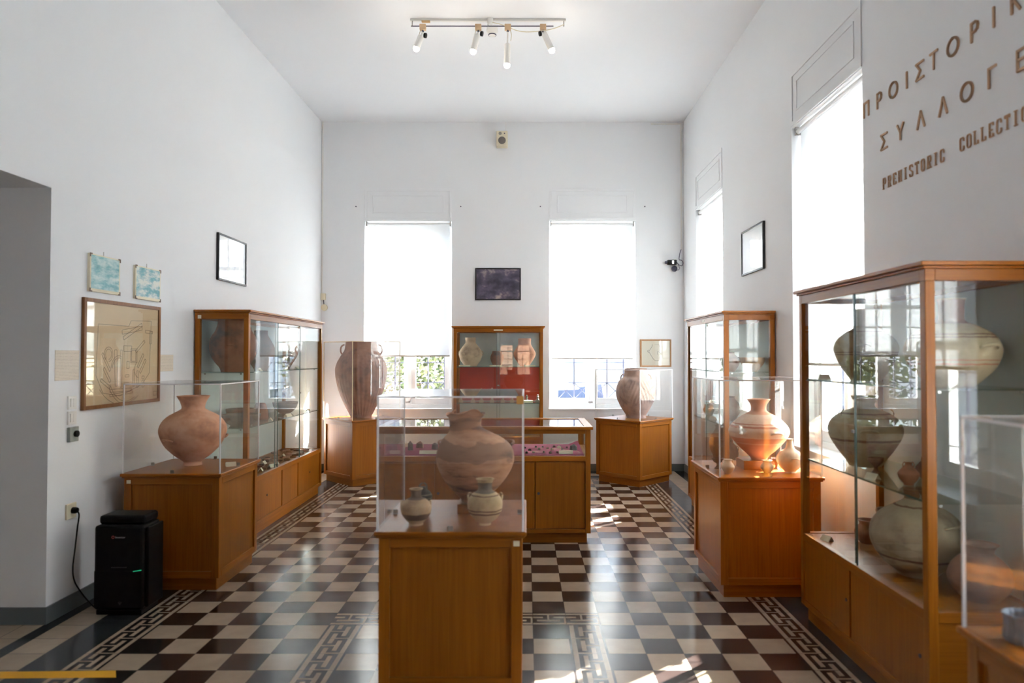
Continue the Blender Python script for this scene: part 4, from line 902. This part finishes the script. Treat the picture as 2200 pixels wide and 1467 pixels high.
# CCTV camera
r = empty('security_camera', (2.05, YF, 2.86), 0, label='black security camera with dangling cable in the right far corner', cat='camera')
MB().box(-.03, .03, -.02, 0, -.02, .06).tube([(0, -.02, .02), (0, -.07, .01)], .012, 10).build('bracket', METAL, r)
MB().box(-.105, .02, -.11, -.05, -.02, .045).build('camera_body', BLACK, r, bevel=.006)
MB().tube([(-.105, -.08, .012), (-.135, -.085, .010)], .02, 16).build('lens', DKM, r, smooth=True)
MB().box(-.045, -.02, -.1105, -.109, -.01, .035).build('chrome_plate', plain('bright_metal', (.8, .8, .8), .2, 1), r)
MB().blob((-.01, -.085, -.075), .042, .04, .042, 18).build('round_sensor', DKM, r, smooth=True)
MB().tube(smooth_prof([(.02, -.08, .02), (.06, -.06, -.02), (.10, -.05, -.03), (.118, -.04, .01), (.10, -.03, .05), (.07, -.02, .06), (.08, -.015, .14), (.10, -.01, .2)], 5), .005, 8).build('cable', DKM, r, smooth=True)
MB().tube(smooth_prof([(.02, -.08, -.09), (.05, -.07, -.09), (.07, -.05, -.06), (.05, -.04, -.01)], 5), .004, 8).build('cable', DKM, r, smooth=True)
xq = XR - .035
tag(MB().box(xq - .008, xq + .008, YF - .012, YF, 3.05, ZC - .02).box(1.74, xq - .008, YF - .012, YF, ZC - .036, ZC - .02).build('cable_conduit', WHITE), 'thin white cable conduit down the right far corner to the security camera', 'conduit')
r = empty('cable_conduit', (XL + .012, YF, 0), 0, label='thin white cable conduit down the left far corner', cat='conduit')
MB().box(-.006, .010, -.012, 0, 2.45, ZC).build('channel', WHITE, r)
r2 = empty('junction_box', (XL + .02, YF - .0005, 0), 0, label='cream junction box and round cap at the foot of the left corner conduit', cat='junction box')
MB().box(-.018, .05, -.03, 0, 2.36, 2.45).build('box', IVORY, r2, bevel=.004)
disc(.045, .02).xf(Matrix.Translation((.03, 0, 2.255)) @ RX).build('round_cap', IVORY, r2, smooth=True)
MB().tube([(.02, -.01, 2.36), (.025, -.01, 2.30)], .006).build('cable', DKM, r2)

# ceiling spotlight track
tx0, tx1, ty = -1.118, .385, 6.79
r = empty('light_track', ((tx0 + tx1) / 2, ty, ZC), 0, label='white ceiling track carrying four small spotlights', cat='light track')
L2 = (tx1 - tx0) / 2
MB().box(-L2, L2, -.018, .018, -.02, 0).build('track_rail', WHITE, r, bevel=.002)
MB().bar((-L2 + .01, -.02, -.075), (L2 - .12, -.02, -.075), .007).build('conductor_bar', DKM, r)
s = MB()
for x in (-L2 + .02, .0, L2 - .02): s.bar((x, -.01, -.02), (x, -.02, -.078), .008)
s.each('hanger', METAL, r)
MB().box(-.64, -.56, -.024, .0, -.035, -.02).build('tape_strip', plain('tan_tape', (.62, .40, .20), .6), r)
MB().lathe([(.001, 0), (.028, 0), (.03, -.04), (.02, -.06), (.001, -.06)], 20).xf(Matrix.Translation((.02, -.02, -.0))).build('centre_mount', WHITE, r, smooth=True)
MB().tube(smooth_prof([(.03, -.03, -.04), (.14, -.035, -.07), (.30, -.035, -.13), (.45, -.035, -.135), (.62, -.035, -.11), (L2 - .015, -.025, -.06)], 5), .004, 8).build('loose_cable', IVORY, r, smooth=True)
r3 = empty('smoke_detector', (-.335, 6.98, ZC), 0, label='small round white smoke detector just behind the light track', cat='smoke detector')
MB().lathe([(.001, 0), (.055, 0), (.058, -.03), (.04, -.045), (.034, -.07), (.001, -.075)], 28).build('housing', WHITE, r3, smooth=True)
MB().lathe([(.0345, -.06), (.040, -.062), (.040, -.068), (.0345, -.07)], 28).build('sensor_ring', DKM, r3, smooth=True)
BULB = plain('glowing_bulb', (1, .93, .82), .4, emit=6)
for x, ax, az, ln, lab, arm in ((-.995, -.32, -1, .155, 'leftmost small white spotlight on the ceiling track, tilted left', .05), (-.46, -.22, -1, .20, 'white spotlight second from the left on the ceiling track', .03),
                           (-.175, -.02, -1, .24, 'lowest hanging white spotlight, third on the ceiling track', .13), (.165, .42, -1, .20, 'rightmost white spotlight on the ceiling track, tilted right', .03)):
    q = empty('spotlight', (x, ty - .02, ZC - .06), 0, label=lab, cat='spotlight', group='spotlights on the ceiling track')
    MB().box(-.03, .03, -.02, .02, -.055, .0).build('adapter', plain('aged_plastic', (.72, .50, .30), .5), q, bevel=.003)
    d = Vector((ax, -.15, az)).normalized(); j = Vector((0, 0, -.065))
    MB().blob(j, .012, .012, .012, 12).build('swivel', DKM, q, smooth=True)
    MB().tube([j, j + d * arm], .008, 8).build('stem', WHITE, q)
    a = j + d * arm; e_ = a + d * (ln - .02)
    MB().tube([a, a + d * .01, a + d * .012, e_], [.014, .024, .029, .031], 20).build('lamp_housing', WHITE, q, smooth=True)
    side = 1 if x in (-.995, -.46) else -1
    if x != -.175: MB().tube([a + Vector((side * .03, 0, .005)), a + Vector((side * .05, -.004, .0))], .024, 16).build('round_knob', BLACK, q, smooth=True)
    MB().tube(smooth_prof([j + Vector((-side * .02, 0, .02)), j + Vector((-side * .035, 0, -.03)), j + d * .1 + Vector((-side * .03, 0, 0))], 4), .003, 6).build('wire', IVORY, q, smooth=True)
    c = e_ + d * .006; MB().blob(c, .0305, .0305, .0305, 20).build('bulb', BULB, q, smooth=True)
    ld = bpy.data.lights.new('lamp_light', 'POINT'); ld.energy = .45; ld.color = (1, .86, .70); ld.shadow_soft_size = .035
    lo = bpy.data.objects.new('lamp_light', ld); COL.objects.link(lo); lo.parent = q; lo.location = c + d * .06

# ------------------------------------------------------------------ lettering on the right wall
def ell(cx=.5, cz=.5, rx=.5, rz=.5, n=20): return [(cx + rx * math.cos(2 * PI * k / n), cz + rz * math.sin(2 * PI * k / n)) for k in range(n + 1)]
P_ = [[(0, 0), (0, 1), (.6, 1), (.88, .9), (.95, .75), (.88, .58), (.6, .48), (0, .48)]]
SANS = {'Π': [[(0, 0), (0, 1), (1, 1), (1, 0)]], 'Ρ': P_, 'Ο': [ell()], 'Ι': [[(.5, 0), (.5, 1)]], 'Σ': [[(1, 0), (0, 0), (.55, .5), (0, 1), (1, 1)]], 'Τ': [[(0, 1), (1, 1)], [(.5, 1), (.5, 0)]],
        'Κ': [[(0, 0), (0, 1)], [(.95, 1), (.05, .45)], [(.3, .6), (1, 0)]], 'Υ': [[(0, 1), (.5, .45), (1, 1)], [(.5, .45), (.5, 0)]], 'Λ': [[(0, 0), (.5, 1), (1, 0)]], 'Γ': [[(0, 0), (0, 1), (.9, 1)]], 'Ε': [[(.9, 1), (0, 1), (0, 0), (.9, 0)], [(0, .52), (.8, .52)]]}
O8 = [[(.25, 0), (.75, 0), (1, .15), (1, .85), (.75, 1), (.25, 1), (0, .85), (0, .15), (.25, 0)]]
sf = lambda x, z: [(x - .2, z), (x + .2, z)]
SLAB = {'P': [[(.1, 0), (.1, 1), (.8, 1), (1, .85), (1, .6), (.8, .48), (.1, .48)], sf(.1, 0)], 'R': [[(.1, 0), (.1, 1), (.8, 1), (1, .85), (1, .62), (.8, .5), (.1, .5)], [(.6, .5), (.95, 0)], sf(.1, 0), sf(.95, 0)],
        'E': [[(1, .82), (1, 1), (.1, 1), (.1, 0), (1, 0), (1, .18)], [(.1, .5), (.7, .5)]], 'H': [[(.1, 0), (.1, 1)], [(.9, 0), (.9, 1)], [(.1, .5), (.9, .5)], sf(.1, 0), sf(.1, 1), sf(.9, 0), sf(.9, 1)],
        'I': [[(.5, 0), (.5, 1)], [(.15, 0), (.85, 0)], [(.15, 1), (.85, 1)]], 'S': [[(1, .78), (.85, 1), (.15, 1), (0, .85), (0, .65), (1, .38), (1, .15), (.85, 0), (.15, 0), (0, .22)]],
        'T': [[(0, .82), (0, 1), (1, 1), (1, .82)], [(.5, 1), (.5, 0)], sf(.5, 0)], 'O': O8, 'C': [[(1, .72), (1, .87), (.8, 1), (.2, 1), (0, .85), (0, .15), (.2, 0), (.8, 0), (1, .13), (1, .3)]], 'L': [[(.1, 1), (.1, 0), (1, 0), (1, .22)], sf(.1, 1)]}
GN = {'Π': 'Pi', 'Ρ': 'Rho', 'Ο': 'Omicron', 'Ι': 'Iota', 'Σ': 'Sigma', 'Τ': 'Tau', 'Κ': 'Kappa', 'Υ': 'Upsilon', 'Λ': 'Lambda', 'Γ': 'Gamma', 'Ε': 'Epsilon'}
ORD = ['first', 'second', 'third', 'fourth', 'fifth', 'sixth', 'seventh', 'eighth', 'ninth', 'tenth']
def letter(ch, font, yc, zc, w_, h, t, label, group):
    b = MB()
    for pl_ in font[ch]:
        for p, q in zip(pl_, pl_[1:]):
            P, Q = Vector(((p[0] - .5) * w_, 0, (p[1] - .5) * h)), Vector(((q[0] - .5) * w_, 0, (q[1] - .5) * h)); d = (Q - P)
            if d.length < 1e-6: continue
            d = d.normalized() * t * .42; b.bar(P - d, Q + d, t, .008, up=(0, 1, 0))
    o = b.build('wall_letter', BRASS, loc=(XR - .0042, yc, zc), rotz=-PI / 2); tag(o, label, 'letter', group)
l1 = [('Π', 1862), ('Ρ', 1890), ('Ο', 1920), ('Ι', 1949), ('Σ', 1977), ('Τ', 2007), ('Ο', 2048), ('Ρ', 2095), ('Ι', 2136), ('Κ', 2183)]
WD = {'Ι': .01, 'Ο': .092, 'Σ': .07, 'Π': .06, 'Τ': .065, 'Λ': .07, 'Υ': .065}
for i, (c, px) in enumerate(l1):
    yv = (XR * F / (px - 1130)) - .035
    letter(c, SANS, yv, 3.167, WD.get(c, .052), .088, .0115, 'bronze Greek letter %s, %s of the top lettering row on the right wall' % (GN[c], ORD[i]), 'bronze letters of the top row')
for i, (c, px) in enumerate([('Σ', 1901), ('Υ', 1936), ('Λ', 1980), ('Λ', 2028), ('Ο', 2079), ('Γ', 2135), ('Ε', 2198)]):
    letter(c, SANS, (XR * F / (px - 1130)) - .025, 2.893, WD.get(c, .055), .088, .0115, 'bronze Greek letter %s, %s of the middle lettering row on the right wall' % (GN[c], ORD[i]), 'bronze letters of the middle row')
for word, a, b_, wl in (('PREHISTORIC', 4.30, 3.70, 'PREHISTORIC'), ('COLLECTIO', 3.53, 3.085, 'second word')):
    n = len(word)
    for i, c in enumerate(word):
        yv = a + (b_ - a) * i / (n - 1)
        lab = 'small bronze slab letter %s, %s of the %s on the bottom lettering row' % (c, (ORD + ['last'])[i], 'first English word' if a > 4 else 'second English word')
        letter(c, SLAB, yv, 2.635 + .01 * (a < 4), .028 if c not in 'I' else .022, .064, .0040, lab, 'small bronze letters of the bottom row')

# floor tape
b = MB(); z = .0012
A, B2, C2, D2 = (-3.2, 3.50), (-2.02, 3.525), (-2.065, 3.60), (-3.2, 3.575)
b.quad([(*A, z), (*B2, z), (*C2, z), (*D2, z)]); b.quad([(*D2, 0.0002), (*C2, 0.0002), (*B2, 0.0002), (*A, 0.0002)])
for p, q in ((A, B2), (B2, C2), (C2, D2), (D2, A)): b.quad([(*p, .0002), (*q, .0002), (*q, z), (*p, z)])
tag(b.build('floor_tape', plain('yellow_tape', (.75, .36, .01), .5)), 'yellow tape strip on the floor before the doorway', 'tape')
# small wall nails
for x in (-2.36, -.905, .20, 1.65):
    tag(MB().tube([(x, YF, 3.66), (x, YF - .015, 3.66)], .008, 10).build('wall_plug', DKM, smooth=True), {-2.36: 'small dark wall plug left of the left far window panel', -.905: 'small dark wall plug right of the left far window panel', .20: 'small dark wall plug left of the right far window panel', 1.65: 'small dark wall plug right of the right far window panel'}[x], 'wall plug', 'wall plugs beside the far windows')

# ------------------------------------------------------------------ outside
tag(MB().box(-30, 30, YF + TH, 50, -1.3, -1.2).box(XR + TH, 30, -20, YF + TH, -1.3, -1.2).box(-30, XR + TH, -30, YB - TH, -1.3, -1.2).build('ground', CONC), kind='structure')
LEAF = noisepic('leaf_green', [(.012, .022, .006), (.035, .05, .012), (.08, .09, .025), (.18, .16, .06)], 5, rough=.6)
def tree(x, y, R_, h, n, label):
    r = empty('tree', (x, y, -1.2), 0, label=label, cat='tree')
    MB().tube([(0, 0, 0), (.05, 0, h * .4), (-.05, .05, h * .8)], [.14, .11, .07], 10).build('trunk', P_DARK, r, smooth=True)
    b = MB()
    for _ in range(n):
        while True:
            p = Vector((random.uniform(-1, 1), random.uniform(-1, 1), random.uniform(-1, 1)))
            if p.length < 1 and p.length > .2: break
        c = Vector((p.x * R_[0], p.y * R_[1], h + p.z * R_[2])); s = random.uniform(.04, .09)
        u = Vector((random.gauss(0, 1), random.gauss(0, 1), random.gauss(0, 1))).normalized(); v = u.orthogonal().normalized()
        b.quad([c - u * s, c + v * s * .5, c + u * s, c - v * s * .5])
    b.build('crown', LEAF, r)
tree(-2.1, 14.0, (2.2, 1.3, 2.0), 2.9, 9000, 'leafy green tree outside the left far window')
wb = plain('pale_house_wall', (.42, .43, .45), .9); 
r = empty('house', (3.0, 26, -1.2), 0, label='pale house across the yard beyond the right far window', cat='building')
MB().box(-5, 5, 0, 6, 0, 7).build('wall', wb, r)
MB().box(-5.2, 5.2, -.2, 6.2, 7, 7.2).build('roof', plain('grey_roof', (.3, .3, .32), .8), r)
for x in (-3.5, -.6, 2.4): MB().box(x, x + 1.1, -.03, 0, 3.6, 5.2).build('window', plain('shutter_blue', (.16, .2, .28), .6), r)
r = empty('parked_boat', (1.15, 15.2, -1.2), .2, label='small blue covered boat in the yard beyond the right far window', cat='boat')
b = MB(); n = 10
for i in range(n + 1):
    t = i / n; wd = .32 * math.sin(PI * min(1, t * .8 + .2)) ** .6
    b.v += [(-.55 + 1.1 * t, -wd, 2.08 + .12 * t), (-.55 + 1.1 * t, 0, 1.80), (-.55 + 1.1 * t, wd, 2.08 + .12 * t)]
for i in range(n):
    a = i * 3; b.f += [(a, a + 1, a + 4, a + 3), (a + 1, a + 2, a + 5, a + 4), (a + 2, a, a + 3, a + 5)]; b.m += [0, 0, 0]
b.build('hull', plain('blue_tarp', (.035, .055, .11), .6), r)
MB().box(-.6, -.5, -.2, .2, 0, 1.87).box(.4, .5, -.2, .2, 0, 1.87).each('trestle', DKM, r)
r = empty('parasol', (.55, 13.2, -1.2), 0, label='grey folded-edge parasol outside the right far window', cat='parasol')
MB().tube([(0, 0, 0), (0, 0, 2.38)], .025).build('pole', METAL, r)
MB().lathe([(.45, 2.18), (.02, 2.42)], 8).lathe([(.44, 2.17), (.02, 2.40)], 8).build('canopy', plain('grey_canvas', (.45, .45, .46), .8), r)
r = empty('house', (-1, -14, -1.2), 0, label='sunlit pink house opposite the back wall window', cat='building')
MB().box(-6, 6, -5, 0, 0, 6).build('wall', plain('pink_render', (.22, .125, .085), .9), r)
MB().box(-6.2, 6.2, -5.2, .2, 6, 6.2).build('roof', plain('roof_tile_red', (.35, .12, .07), .8), r)
